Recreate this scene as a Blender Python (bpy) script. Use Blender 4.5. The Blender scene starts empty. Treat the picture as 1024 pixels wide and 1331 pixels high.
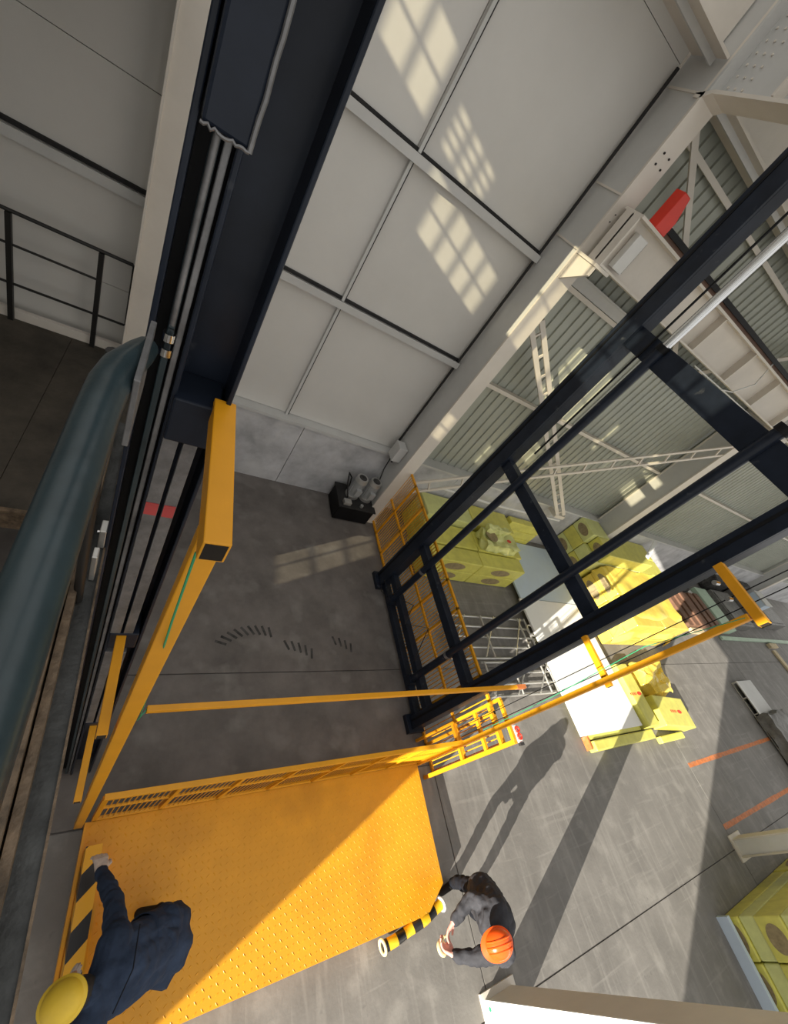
import bpy, bmesh, math, random
from mathutils import Vector, Matrix, noise
random.seed(7)
S = 5.64                      # height of the camera above the ground floor, metres.  Plan units: 1 u = S metres
C = bpy.context.scene.collection

# ------------------------------------------------------------------ camera, world, sun, exposure
cam_data = bpy.data.cameras.new('camera'); cam = bpy.data.objects.new('camera', cam_data); C.objects.link(cam)
cam_data.sensor_fit = 'HORIZONTAL'; cam_data.sensor_width = 36; cam_data.lens = 36 * 528.32 / 1024
cam_data.clip_start = 0.05; cam_data.clip_end = 200
RX = Vector((0.82038142, -0.21723738, 0.52894447)); RY = Vector((0.19223839, -0.76640349, -0.61291932)); RZ = Vector((0.53853387, 0.60451106, -0.58698181))
m = Matrix.Identity(4)
for i in range(3):
    m[i][0] = RX[i]; m[i][1] = -RY[i]; m[i][2] = -RZ[i]
m[2][3] = S
cam.matrix_world = m
bpy.context.scene.camera = cam
w = bpy.data.worlds.new('world'); bpy.context.scene.world = w; w.use_nodes = True
w.node_tree.nodes['Background'].inputs[0].default_value = (1.0, 0.98, 0.94, 1)
w.node_tree.nodes['Background'].inputs[1].default_value = 0.92
sun_d = bpy.data.lights.new('sun', 'SUN'); sun_d.energy = 12.0; sun_d.angle = 0.0045; sun_d.color = (1.0, 0.93, 0.80)
sun = bpy.data.objects.new('sun', sun_d); C.objects.link(sun)
sun.rotation_euler = Vector((0.913, 0.407, -0.306)).to_track_quat('-Z', 'Y').to_euler()
vs = bpy.context.scene.view_settings
vs.view_transform = 'Standard'; vs.look = 'None'; vs.gamma = 1; vs.use_curve_mapping = False; vs.exposure = 0.0

# ------------------------------------------------------------------ materials
def mat(name, col, rough=0.6, metal=0.0, var=0.12, scale=3.0, bump=0.0, bscale=40.0, spec=0.5, wear=None, wscale=6.0, wlo=0.58, whi=0.7, coat=0.0, alpha=None):
    M = bpy.data.materials.new(name); M.use_nodes = True
    nt = M.node_tree; b = nt.nodes['Principled BSDF']
    b.inputs['Roughness'].default_value = rough; b.inputs['Metallic'].default_value = metal
    b.inputs['Specular IOR Level'].default_value = spec; b.inputs['Coat Weight'].default_value = coat
    tc = nt.nodes.new('ShaderNodeTexCoord')
    n = nt.nodes.new('ShaderNodeTexNoise'); n.inputs['Scale'].default_value = scale; n.inputs['Detail'].default_value = 6; n.inputs['Roughness'].default_value = .65
    nt.links.new(tc.outputs['Object'], n.inputs['Vector'])
    r = nt.nodes.new('ShaderNodeValToRGB')
    a = [max(0, c * (1 - var * 1.6)) for c in col]; d = [min(1, c * (1 + var * 1.6)) for c in col]
    r.color_ramp.elements[0].position = 0.3; r.color_ramp.elements[0].color = (*a, 1)
    r.color_ramp.elements[1].position = 0.7; r.color_ramp.elements[1].color = (*d, 1)
    nt.links.new(n.outputs['Fac'], r.inputs['Fac'])
    out = r.outputs['Color']
    if wear:
        n2 = nt.nodes.new('ShaderNodeTexNoise'); n2.inputs['Scale'].default_value = wscale; n2.inputs['Detail'].default_value = 8
        nt.links.new(tc.outputs['Object'], n2.inputs['Vector'])
        mr = nt.nodes.new('ShaderNodeMapRange'); mr.inputs['From Min'].default_value = wlo; mr.inputs['From Max'].default_value = whi
        nt.links.new(n2.outputs['Fac'], mr.inputs['Value'])
        mx = nt.nodes.new('ShaderNodeMix'); mx.data_type = 'RGBA'
        nt.links.new(mr.outputs['Result'], mx.inputs['Factor']); nt.links.new(out, mx.inputs['A']); mx.inputs['B'].default_value = (*wear, 1)
        out = mx.outputs['Result']
    nt.links.new(out, b.inputs['Base Color'])
    if bump > 0:
        n3 = nt.nodes.new('ShaderNodeTexNoise'); n3.inputs['Scale'].default_value = bscale; n3.inputs['Detail'].default_value = 4
        nt.links.new(tc.outputs['Object'], n3.inputs['Vector'])
        bp = nt.nodes.new('ShaderNodeBump'); bp.inputs['Strength'].default_value = bump; bp.inputs['Distance'].default_value = 0.02
        nt.links.new(n3.outputs['Fac'], bp.inputs['Height']); nt.links.new(bp.outputs['Normal'], b.inputs['Normal'])
    if alpha is not None:
        b.inputs['Alpha'].default_value = alpha
    return M

M = {}
M['concrete'] = mat('floor_concrete', (0.185, 0.175, 0.163), 0.62, var=.13, scale=1.3, bump=.12, bscale=22, wear=(.27, .257, .238), wscale=2.6, wlo=.56, whi=.78)
def scratch(Mt):
    # long pale scuffs, stretched noise in two directions
    nt = Mt.node_tree; b = nt.nodes['Principled BSDF']; src = b.inputs['Base Color'].links[0].from_socket
    tc = [n for n in nt.nodes if n.type == 'TEX_COORD'][0]
    for ang, sc, lo in ((1.15, (9, .7, 1), .63), (.75, (.6, 11, 1), .67), (-.2, (4, .5, 1), .66)):
        mp = nt.nodes.new('ShaderNodeMapping'); mp.inputs['Rotation'].default_value = (0, 0, ang); mp.inputs['Scale'].default_value = sc
        nt.links.new(tc.outputs['Object'], mp.inputs['Vector'])
        n = nt.nodes.new('ShaderNodeTexNoise'); n.inputs['Scale'].default_value = 1.0; n.inputs['Detail'].default_value = 9; n.inputs['Distortion'].default_value = .8
        nt.links.new(mp.outputs['Vector'], n.inputs['Vector'])
        mr = nt.nodes.new('ShaderNodeMapRange'); mr.inputs['From Min'].default_value = lo - .08; mr.inputs['From Max'].default_value = lo + .06; mr.inputs['To Max'].default_value = .38
        nt.links.new(n.outputs['Fac'], mr.inputs['Value'])
        mx = nt.nodes.new('ShaderNodeMix'); mx.data_type = 'RGBA'; mx.inputs['B'].default_value = (.31, .296, .275, 1)
        nt.links.new(mr.outputs['Result'], mx.inputs['Factor']); nt.links.new(src, mx.inputs['A']); src = mx.outputs['Result']
    # dark spots
    v = nt.nodes.new('ShaderNodeTexNoise'); v.inputs['Scale'].default_value = 9; v.inputs['Detail'].default_value = 3
    nt.links.new(tc.outputs['Object'], v.inputs['Vector'])
    mr = nt.nodes.new('ShaderNodeMapRange'); mr.inputs['From Min'].default_value = .66; mr.inputs['From Max'].default_value = .74; mr.inputs['To Max'].default_value = .5
    nt.links.new(v.outputs['Fac'], mr.inputs['Value'])
    mx = nt.nodes.new('ShaderNodeMix'); mx.data_type = 'RGBA'; mx.inputs['B'].default_value = (.12, .115, .11, 1)
    nt.links.new(mr.outputs['Result'], mx.inputs['Factor']); nt.links.new(src, mx.inputs['A'])
    nt.links.new(mx.outputs['Result'], b.inputs['Base Color'])
scratch(M['concrete'])
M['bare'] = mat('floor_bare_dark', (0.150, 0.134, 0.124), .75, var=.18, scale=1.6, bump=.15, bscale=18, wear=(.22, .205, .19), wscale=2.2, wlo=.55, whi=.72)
M['joint'] = mat('joint_dirt', (0.17, 0.16, 0.15), .9)
M['plinth'] = mat('plinth_render', (0.50, 0.50, 0.51), .8, var=.2, scale=1.5, bump=.1, wear=(.62, .62, .62), wscale=1.8, wlo=.5, whi=.7)
M['panel'] = mat('panel_white', (0.66, 0.645, 0.61), .45, var=.03, scale=.8)
M['steel_white'] = mat('steel_white', (0.70, 0.65, 0.58), .5, var=.05, scale=1.2)
M['steel_grey'] = mat('steel_pale_grey', (0.56, 0.56, 0.545), .5, var=.05, scale=1.2)
M['corr'] = mat('sheet_grey_green', (0.38, 0.395, 0.345), .42, metal=.15, var=.06, scale=1.0)
M['navy'] = mat('paint_navy', (0.013, 0.018, 0.030), .36, var=.2, scale=4, spec=.22, coat=.04, wear=(.07, .075, .085), wscale=9, wlo=.66, whi=.78)
M['black'] = mat('paint_black', (0.007, 0.007, 0.008), .5, var=.3, bump=.05, spec=.2)
M['matte'] = mat('rubber_black', (0.018, 0.017, 0.017), .8, var=.3)
M['chrome'] = mat('chrome_rod', (0.72, 0.73, 0.74), .18, metal=1, var=.04)
M['raw'] = mat('raw_steel', (0.20, 0.20, 0.205), .5, metal=.5, var=.25, scale=7, bump=.1, bscale=60)
M['alu'] = mat('aluminium', (0.62, 0.61, 0.58), .38, metal=.75, var=.08)
M['motor'] = mat('motor_grey', (0.45, 0.46, 0.46), .42, metal=.35, var=.08)
M['yellow'] = mat('paint_yellow', (0.76, 0.335, 0.012), .38, var=.05, scale=3, spec=.4)
M['tube_shade'] = mat('tube_end_shade', (0.012, 0.008, 0.004), .9)
M['rail'] = mat('rail_grey_green', (0.022, 0.038, 0.045), .30, var=.22, scale=5, spec=.5, bump=.06, bscale=30)
M['plate'] = mat('plate_dark', (0.055, 0.058, 0.058), .5, metal=.3, var=.35, scale=10, bump=.18, bscale=60)
M['rust'] = mat('worn_brown_steel', (0.16, 0.115, 0.075), .55, metal=.3, var=.35, scale=14, bump=.3, bscale=60)
M['wrap'] = mat('wrap_yellow_green', (0.66, 0.62, 0.13), .34, var=.09, scale=4, bump=.25, bscale=7)
M['wrap2'] = mat('wrap_pale_green', (0.66, 0.68, 0.27), .32, var=.07, scale=4, bump=.22, bscale=7)
M['film'] = mat('film_yellow', (0.80, 0.60, 0.10), .26, var=.10, scale=3, bump=.35, bscale=5)
M['wool'] = mat('wool_brown', (0.30, 0.235, 0.12), .7, var=.18, scale=12, bump=.2)
M['sheet'] = mat('sheet_bluegrey', (0.55, 0.65, 0.76), .4, var=.02)
M['whiteboard'] = mat('board_white', (0.86, 0.86, 0.84), .5, var=.015)
M['redprint'] = mat('print_red', (0.65, 0.05, 0.02), .5, var=.05)
M['orange_tape'] = mat('floor_tape_orange', (0.55, 0.17, 0.045), .6, var=.2, scale=9, wear=(.30, .22, .17), wscale=12, wlo=.55, whi=.7)
M['wood'] = mat('wood_pale', (0.55, 0.45, 0.28), .7, var=.15)
M['brown'] = mat('board_brown', (0.17, 0.085, 0.05), .6, var=.2)
M['mint'] = mat('board_mint', (0.42, 0.55, 0.42), .5, var=.06)
M['tarp'] = mat('tarp_grey', (0.16, 0.155, 0.145), .45, var=.25, scale=6, bump=.5, bscale=9)
M['clutter'] = mat('clutter_dark', (0.05, 0.048, 0.045), .7, var=.5, scale=9)
M['red'] = mat('red_plastic', (0.75, 0.03, 0.01), .35, var=.05)
M['redp'] = mat('red_dust', (0.45, 0.06, 0.06), .6, var=.2)
M['green'] = mat('green_cord', (0.02, 0.30, 0.14), .5)
M['white'] = mat('plain_white', (0.75, 0.75, 0.73), .5, var=.03)
M['tread'] = mat('tread_yellow', (0.74, 0.33, 0.012), .40, var=.05, scale=2.2, spec=.45, wear=(.62, .27, .01), wscale=1.6, wlo=.52, whi=.7)
M['landing'] = mat('landing_plate', (0.060, 0.050, 0.038), .8, var=.3, scale=2.5, bump=.3, bscale=30)
M['railblack'] = mat('rail_black', (0.012, 0.011, 0.010), .5, var=.2)
gm = bpy.data.materials.new('window_glass'); gm.use_nodes = True; M['glass'] = gm
_nt = gm.node_tree; _nt.nodes.remove(_nt.nodes['Principled BSDF']); _t = _nt.nodes.new('ShaderNodeBsdfTransparent'); _t.inputs[0].default_value = (.66, .64, .56, 1)
_g = _nt.nodes.new('ShaderNodeBsdfGlossy'); _g.inputs['Roughness'].default_value = .1; _m = _nt.nodes.new('ShaderNodeMixShader'); _m.inputs[0].default_value = .06
_nt.links.new(_t.outputs[0], _m.inputs[1]); _nt.links.new(_g.outputs[0], _m.inputs[2]); _nt.links.new(_m.outputs[0], _nt.nodes['Material Output'].inputs['Surface'])
# clothing
M['skin'] = mat('skin', (0.50, 0.26, 0.17), .55, var=.06)
M['glove'] = mat('glove_pale', (0.55, 0.47, 0.42), .8, var=.12, scale=20)
M['glove_pink'] = mat('glove_pink', (0.72, 0.36, 0.30), .8, var=.12, scale=20)
M['jacket_grey'] = mat('jacket_charcoal', (0.045, 0.046, 0.054), .75, var=.2, scale=6, bump=.5, bscale=14, spec=.15)
M['jacket_navy'] = mat('jacket_navy', (0.028, 0.042, 0.075), .8, var=.22, scale=6, bump=.5, bscale=14, spec=.15)
M['trouser'] = mat('trouser_dark', (0.011, 0.013, 0.019), .8, var=.2, spec=.15)
M['boot'] = mat('boot_dark', (0.02, 0.018, 0.016), .6, spec=.15)
M['hair'] = mat('hair_dark', (0.015, 0.012, 0.01), .7)
M['collar_red'] = mat('collar_red', (0.50, 0.02, 0.03), .7)
M['helm_orange'] = mat('helmet_orange', (0.85, 0.10, 0.01), .28, var=.05)
M['helm_yellow'] = mat('helmet_yellow', (0.70, 0.47, 0.035), .55, var=.08)
M['buff'] = mat('tape_core_buff', (0.80, 0.70, 0.38), .6)
def tread_relief(Mt, sx=26):
    nt = Mt.node_tree; b = nt.nodes['Principled BSDF']; tc = [n for n in nt.nodes if n.type == 'TEX_COORD'][0]
    sep = nt.nodes.new('ShaderNodeSeparateXYZ'); nt.links.new(tc.outputs['Object'], sep.inputs[0])
    def mth(op, a, bb=None):
        n = nt.nodes.new('ShaderNodeMath'); n.operation = op
        for i, v in enumerate((a, bb)):
            if v is None: continue
            if isinstance(v, (int, float)): n.inputs[i].default_value = v
            else: nt.links.new(v, n.inputs[i])
        return n.outputs[0]
    u = mth('MULTIPLY', mth('ADD', sep.outputs[0], sep.outputs[1]), sx); v = mth('MULTIPLY', mth('SUBTRACT', sep.outputs[0], sep.outputs[1]), sx)
    # alternate raised lozenges: long along u in even cells, along v in odd cells
    su = mth('SINE', mth('MULTIPLY', u, 3.14159)); sv = mth('SINE', mth('MULTIPLY', v, 3.14159))
    p = mth('MULTIPLY', su, sv)
    h = mth('POWER', mth('ABSOLUTE', p), 3)
    bp = nt.nodes.new('ShaderNodeBump'); bp.inputs['Strength'].default_value = .55; bp.inputs['Distance'].default_value = 0.008
    nt.links.new(h, bp.inputs['Height'])
    nt.links.new(bp.outputs['Normal'], b.inputs['Normal'])
tread_relief(M['tread'], 13)
def stripes(name, c1, c2, f, axis=(1, 1, 0), thr=0.0):
    Mt = mat(name, c1, .35, var=.04); nt = Mt.node_tree; b = nt.nodes['Principled BSDF']; tc = [n for n in nt.nodes if n.type == 'TEX_COORD'][0]
    dt = nt.nodes.new('ShaderNodeVectorMath'); dt.operation = 'DOT_PRODUCT'; dt.inputs[1].default_value = [a * f for a in axis]
    nt.links.new(tc.outputs['Object'], dt.inputs[0])
    s = nt.nodes.new('ShaderNodeMath'); s.operation = 'SINE'; nt.links.new(dt.outputs['Value'], s.inputs[0])
    g = nt.nodes.new('ShaderNodeMath'); g.operation = 'GREATER_THAN'; g.inputs[1].default_value = thr; nt.links.new(s.outputs[0], g.inputs[0])
    mx = nt.nodes.new('ShaderNodeMix'); mx.data_type = 'RGBA'; mx.inputs['A'].default_value = (*c1, 1); mx.inputs['B'].default_value = (*c2, 1)
    nt.links.new(g.outputs[0], mx.inputs['Factor']); nt.links.new(mx.outputs['Result'], b.inputs['Base Color'])
    return Mt
M['hazard'] = stripes('hazard_stripes', (0.82, 0.40, 0.015), (0.012, 0.011, 0.012), 19, (-.9, 1, .3))
M['hazard2'] = stripes('hazard_stripes_roll', (0.85, 0.50, 0.015), (0.012, 0.011, 0.012), 26, (1, .25, .35))

# ------------------------------------------------------------------ builders
def P(x, y, z):                       # plan units (z relative to the camera height) -> metres
    return Vector((x * S, y * S, (z + 1) * S))
class MB:
    def __init__(s): s.v = []; s.f = []
    def add(s, vs_, fs):
        n = len(s.v); s.v += [Vector(v) for v in vs_]; s.f += [[i + n for i in f] for f in fs]; return s
    def boxm(s, a, b):                # metres
        (x0, y0, z0), (x1, y1, z1) = a, b
        return s.add([(x0, y0, z0), (x1, y0, z0), (x1, y1, z0), (x0, y1, z0), (x0, y0, z1), (x1, y0, z1), (x1, y1, z1), (x0, y1, z1)],
                     [(0, 3, 2, 1), (4, 5, 6, 7), (0, 1, 5, 4), (1, 2, 6, 5), (2, 3, 7, 6), (3, 0, 4, 7)])
    def box(s, x0, x1, y0, y1, z0, z1):
        return s.boxm(P(x0, y0, z0), P(x1, y1, z1))
    def bar(s, p, q, wd, ht, up=(0, 0, 1)):      # rectangular bar between metre points
        p, q = Vector(p), Vector(q); d = (q - p).normalized(); up = Vector(up)
        if abs(d.dot(up)) > .98: up = Vector((0, 1, 0))
        a = d.cross(up).normalized(); b = a.cross(d).normalized()
        vs_ = [o + a * sx * wd / 2 + b * sy * ht / 2 for o in (p, q) for sx, sy in ((-1, -1), (1, -1), (1, 1), (-1, 1))]
        return s.add(vs_, [(0, 1, 2, 3), (7, 6, 5, 4), (0, 4, 5, 1), (1, 5, 6, 2), (2, 6, 7, 3), (3, 7, 4, 0)])
    def tube(s, p, q, r, n=12, r2=None, caps=True):
        p, q = Vector(p), Vector(q); d = (q - p).normalized(); up = Vector((0, 0, 1)) if abs(d.z) < .9 else Vector((0, 1, 0))
        a = d.cross(up).normalized(); b = a.cross(d); r2 = r if r2 is None else r2
        vs_ = []
        for k in range(n):
            t = 2 * math.pi * k / n; e = a * math.cos(t) + b * math.sin(t); vs_ += [p + e * r, q + e * r2]
        fs = [(2 * k, 2 * k + 1, (2 * k + 3) % (2 * n), (2 * k + 2) % (2 * n)) for k in range(n)]
        if caps: fs += [tuple(range(0, 2 * n, 2)), tuple(reversed(range(1, 2 * n, 2)))]
        return s.add(vs_, fs)
    def path(s, pts, r, n=8):
        pts = [Vector(p) for p in pts]; rings = []; prev = None
        for i, p in enumerate(pts):
            d = (pts[min(i + 1, len(pts) - 1)] - pts[max(i - 1, 0)]).normalized()
            if prev is None:
                up = Vector((0, 0, 1)) if abs(d.z) < .9 else Vector((0, 1, 0)); a = d.cross(up).normalized()
            else: a = (prev - d * prev.dot(d)).normalized()
            prev = a; b = d.cross(a); rr = r[i] if isinstance(r, (list, tuple)) else r
            rings.append([p + (a * math.cos(2 * math.pi * k / n) + b * math.sin(2 * math.pi * k / n)) * rr for k in range(n)])
        vs_ = [v for ring in rings for v in ring]; fs = []
        for i in range(len(pts) - 1):
            for k in range(n):
                k2 = (k + 1) % n; fs.append((i * n + k, i * n + k2, (i + 1) * n + k2, (i + 1) * n + k))
        fs += [tuple(reversed(range(n))), tuple(range((len(pts) - 1) * n, len(pts) * n))]
        return s.add(vs_, fs)
    def prism(s, pts, off):           # polygon (metres) extruded by vector
        n = len(pts); off = Vector(off); vs_ = [Vector(p) for p in pts] + [Vector(p) + off for p in pts]
        return s.add(vs_, [tuple(range(n)), tuple(reversed(range(n, 2 * n)))] + [(k, (k + n), (k + 1) % n + n, (k + 1) % n) for k in range(n)])
    def ball(s, c, r, seg=16, ring=10, zmin=-1.0, rot=None):
        c = Vector(c); r = r if isinstance(r, (tuple, list)) else (r, r, r); vs_ = []; a0 = math.asin(zmin)
        for i in range(ring + 1):
            a = a0 + (math.pi / 2 - a0) * i / ring
            for k in range(seg):
                t = 2 * math.pi * k / seg; v = Vector((r[0] * math.cos(a) * math.cos(t), r[1] * math.cos(a) * math.sin(t), r[2] * math.sin(a)))
                vs_.append(c + (rot @ v if rot else v))
        fs = [(i * seg + k, i * seg + (k + 1) % seg, (i + 1) * seg + (k + 1) % seg, (i + 1) * seg + k) for i in range(ring) for k in range(seg)]
        fs.append(tuple(reversed(range(seg))))
        return s.add(vs_, fs)
ORG = {}
def tag(o, label=None, cat=None, group=None, kind=None):
    if label: o['label'] = label
    if cat: o['category'] = cat
    if group: o['group'] = group
    if kind: o['kind'] = kind
    return o
def obj(name, mb, material, parent=None, smooth=False, bevel=0, origin=None):
    if parent is not None: org = ORG[parent.name]
    elif origin is not None: org = Vector(origin)
    else:
        xs = [v.x for v in mb.v]; ys = [v.y for v in mb.v]; zs = [v.z for v in mb.v]
        org = Vector(((min(xs) + max(xs)) / 2, (min(ys) + max(ys)) / 2, min(zs)))
    me = bpy.data.meshes.new(name); me.from_pydata([v - org for v in mb.v], [], mb.f); me.update()
    bm = bmesh.new(); bm.from_mesh(me); bmesh.ops.recalc_face_normals(bm, faces=bm.faces); bm.to_mesh(me); bm.free()
    me.materials.append(M[material] if isinstance(material, str) else material)
    o = bpy.data.objects.new(name, me); C.objects.link(o)
    if parent is not None: o.parent = parent
    else: o.location = org
    ORG[o.name] = org
    if smooth:
        for p in me.polygons: p.use_smooth = True
        try: me.set_sharp_from_angle(angle=math.radians(40))
        except Exception: pass
    if bevel:
        b = o.modifiers.new('bevel', 'BEVEL'); b.width = bevel; b.segments = 2; b.limit_method = 'ANGLE'
    return o
def thing(name, loc, label=None, cat=None, group=None, kind=None):
    o = bpy.data.objects.new(name, None); C.objects.link(o); o.location = loc; ORG[o.name] = Vector(loc); o.empty_display_size = .1
    return tag(o, label, cat, group, kind)

# ------------------------------------------------------------------ SETTING: floor of slabs
FL = thing('floor', (0, 0, 0), kind='structure')
xs = [-1.72, -.55, .80, 2.14, 3.48, 4.82, 6.2, 7.6]; ys = [-2.2, -1.25, -.328, .372, 1.07]
g = .0014
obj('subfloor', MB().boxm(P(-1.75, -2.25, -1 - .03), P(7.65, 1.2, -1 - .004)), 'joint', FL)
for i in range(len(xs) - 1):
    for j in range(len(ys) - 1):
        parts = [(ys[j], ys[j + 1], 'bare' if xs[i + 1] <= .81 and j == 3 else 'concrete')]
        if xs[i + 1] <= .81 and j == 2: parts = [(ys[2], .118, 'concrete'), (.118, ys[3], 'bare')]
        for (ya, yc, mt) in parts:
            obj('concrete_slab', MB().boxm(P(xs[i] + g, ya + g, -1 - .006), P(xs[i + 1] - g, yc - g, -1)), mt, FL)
# tyre prints left on the bare floor
def tyre(cx, cy, n, r, a0, wdt):
    b = MB()
    for k in range(n):
        a = a0 + k * .13; c = Vector((cx + r * math.cos(a), cy + r * math.sin(a), .0006)); t = Vector((math.cos(a + .5), math.sin(a + .5), 0))
        b.bar(c - t * wdt / 2, c + t * wdt / 2, .035, .0016)
    o = obj('tyre_print', b, 'clutter', FL); o['kind'] = 'stuff'
tyre(1.9, 2.0, 9, .72, 1.3, .16); tyre(2.3, 1.7, 5, .8, 1.0, .16); tyre(3.0, 1.8, 4, .8, 1.0, .15)
for (y0, x1, dy, lb) in ((-.053, 3.19, .0, 'worn orange floor line running towards the lying grey steel profile'), (-.263, 3.30, 0.0, 'worn orange floor line just in front of the white column beside green packs')):
    b = MB(); n = 9
    for k in range(n):
        xa = 2.14 + (x1 - 2.14) * k / n; xb = 2.14 + (x1 - 2.14) * (k + 1) / n; hw = .009 + random.uniform(-.0012, .0008)
        b.boxm(P(xa, y0 - hw, -1) + Vector((0, 0, .0008)), P(xb, y0 + hw, -1) + Vector((0, 0, .002)))
    tag(obj('floor_tape', b, 'orange_tape'), lb, 'floor marking', 'orange floor lines')

# ------------------------------------------------------------------ back wall: plinth, sandwich panels, girts, corrugated sheets
WB = thing('wall_back', P(0, 1.07, -1), kind='structure')
x = -1.6
while x < 6.1:
    obj('plinth_block', MB().box(x + .001, x + .669, 1.045, 1.10, -1, -.737), 'plinth', WB); x += .67
obj('plinth_ledge', MB().box(-1.6, 6.1, 1.035, 1.10, -.7365, -.727), 'steel_grey', WB)
rows = [-.726, -.555, -.354, -.185, -.02, .17, .38, .58, .75]
cols = [-1.6, -1.1, -.60, -.06, .345, .775]
for i in range(len(cols) - 1):
    for j in range(len(rows) - 1):
        if i >= 3 and rows[j] in (-.555, -.185, .17): continue
        z1 = rows[j + 2] if i >= 3 and j + 1 < len(rows) - 1 and rows[j + 1] in (-.555, -.185, .17) else rows[j + 1]
        obj('wall_panel', MB().box(cols[i] + .0008, cols[i + 1] - .0008, 1.07, 1.09, rows[j] + .0006, z1 - .0006), 'panel', WB)
obj('wall_backing', MB().box(-1.6, 6.1, 1.094, 1.10, -.737, .75), 'joint', WB)
for z in (-.354, -.02):
    for (xa, xb) in ((-1.6, -.083), (-.041, .746)):
        gb = MB().box(xa, xb, 1.052, 1.07, z - .004, z + .004); gb.box(xa, xb, 1.050, 1.054, z - .009, z + .009)
        obj('girt', gb, 'steel_grey', WB)
        obj('girt_shade', MB().box(xa, xb, 1.062, 1.0702, z + .009, z + .016), 'matte', WB)  # black strip standing in for the dark shadow above the girt
for (z0, z1) in ((-.726, -.363), (-.345, -.03), (-.01, .75)):
    xx = .345 + (.006 if z0 > -.1 else 0)
    obj('panel_post', MB().box(xx - .004, xx + .003, 1.058, 1.07, z0, z1), 'steel_grey', WB)
    obj('post_dark_strip', MB().box(xx + .003, xx + .007, 1.063, 1.0702, z0, z1), 'matte', WB)  # black strip down the right side of the post
# corrugated sheets
def corr_sheet(x0, x1, z0, z1, name='corrugated_sheet'):
    b = MB(); pitch = .036; n = max(1, round((x1 - x0) / pitch)); p = (x1 - x0) / n; prof = []
    for k in range(n):
        a = x0 + k * p
        prof += [(a, 1.0855), (a + p * .62, 1.0855), (a + p * .70, 1.081), (a + p * .90, 1.081), (a + p * .98, 1.0855)]
    prof.append((x1, 1.0855))
    vs_ = []; fs = []
    for (px, py) in prof: vs_ += [P(px, py, z0), P(px, py, z1)]
    for k in range(len(prof) - 1): fs.append((2 * k, 2 * k + 1, 2 * k + 3, 2 * k + 2))
    b.add(vs_, fs)
    return obj(name, b, 'corr', WB)
x = .775; w_ = .18
while x < 6.0:
    corr_sheet(x, x + w_ - .0006, -.726, -.0215); corr_sheet(x, x + w_ - .0006, -.0205, .75); x += w_
for z in (-.36, -.02, .33):
    for (xa, xb) in ((.80, 2.086), (2.14, 3.427), (3.48, 4.77), (4.822, 6.1)):
        gb = MB().box(xa, xb, 1.058, 1.081, z - .003, z + .003); gb.box(xa, xb, 1.056, 1.060, z - .010, z + .003)
        obj('girt', gb, 'steel_white', WB)
# portal columns: I-sections
def icol(x0, dep0, dep1, wdt, z0, z1, label, t=.006):
    c = thing('steel_column', P(x0 + wdt / 2, (dep0 + dep1) / 2, z0), label, 'column', 'white steel columns along the back wall')
    obj('inner_flange', MB().box(x0, x0 + wdt, dep0, dep0 + t, z0, z1), 'steel_white', c)
    obj('outer_flange', MB().box(x0, x0 + wdt, dep1 - t, dep1, z0, z1), 'steel_white', c)
    obj('web', MB().box(x0 + .003, x0 + .009, dep0 + t, dep1 - t, z0, z1), 'steel_grey', c)
    obj('base_plate', MB().box(x0 - .008, x0 + wdt + .008, dep0 - .008, dep1, z0, z0 + .004), 'steel_white', c)
    return c
c1 = icol(.746, .948, 1.069, .052, -1, .75, 'white steel column carrying the crane girder, beside the pump unit')
c2 = icol(2.087, .948, 1.057, .056, -1, .75, 'white steel column rising behind the lit pile of yellow packs')
c3 = icol(3.428, .948, 1.057, .052, -1, .75, 'white steel column mostly hidden by the wide dark mast post')
c4 = icol(4.77, .948, 1.057, .056, -1, .75, 'white steel column farthest right, above the dark clutter')
for c, x0 in ((c1, .746), (c2, 2.087)):
    for z in (.046, .165, .345):
        obj('stiffener', MB().box(x0, x0 + .05, .954, 1.055, z - .002, z + .002), 'steel_white', c)
bolts = MB()
for k in range(2):
    for q in range(2):
        p = P(.762 + q * .02, .948, .235 + k * .02); bolts.tube(p, p + Vector((0, -.015, 0)), .012, 6)
        p = P(.765 + q * .015, .948, .12 + k * .015); bolts.tube(p, p + Vector((0, -.012, 0)), .008, 6)
obj('bolt_heads', bolts, 'matte', c1)
wc = thing('wind_column', P(-.06, 1.03, -.7), 'tall beige box column between the black railing and the lift mast', 'column')
obj('shaft', MB().box(-.080, -.041, .995, 1.055, -1, .39), 'steel_white', wc)
obj('edge_strip', MB().box(-.083, -.079, .990, 1.0, -1, .39), 'steel_white', wc)
obj('back_flange', MB().box(-.083, -.02, 1.055, 1.069, -1, .39), 'steel_white', wc)
# rafter, knee and eaves struts
rf = thing('roof_rafter', P(.77, .948, .345), 'heavy white rafter leaving the column top at the upper right', 'beam')
obj('bottom_flange', MB().prism([P(.746, .97, .338), P(.746, .955, .338), P(.746, .93, .348), P(.746, .2, .372), P(.746, .2, .378), P(.746, .93, .354), P(.746, .97, .344)], (.052 * S, 0, 0)), 'steel_white', rf)
obj('web', MB().prism([P(.769, .948, .35), P(.769, .2, .376), P(.769, .2, .60), P(.769, .948, .58)], (.006 * S, 0, 0)), 'steel_grey', rf)
obj('top_flange', MB().prism([P(.746, .948, .58), P(.746, .2, .60), P(.746, .2, .606), P(.746, .948, .586)], (.052 * S, 0, 0)), 'steel_white', rf)
obj('end_plate', MB().box(.746, .798, .942, .948, .35, .59), 'steel_grey', rf)
for y in (.80, .5): obj('stiffener', MB().box(.746, .769, y, y + .005, .36, .58), 'steel_white', rf)
bh = MB()
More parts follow.
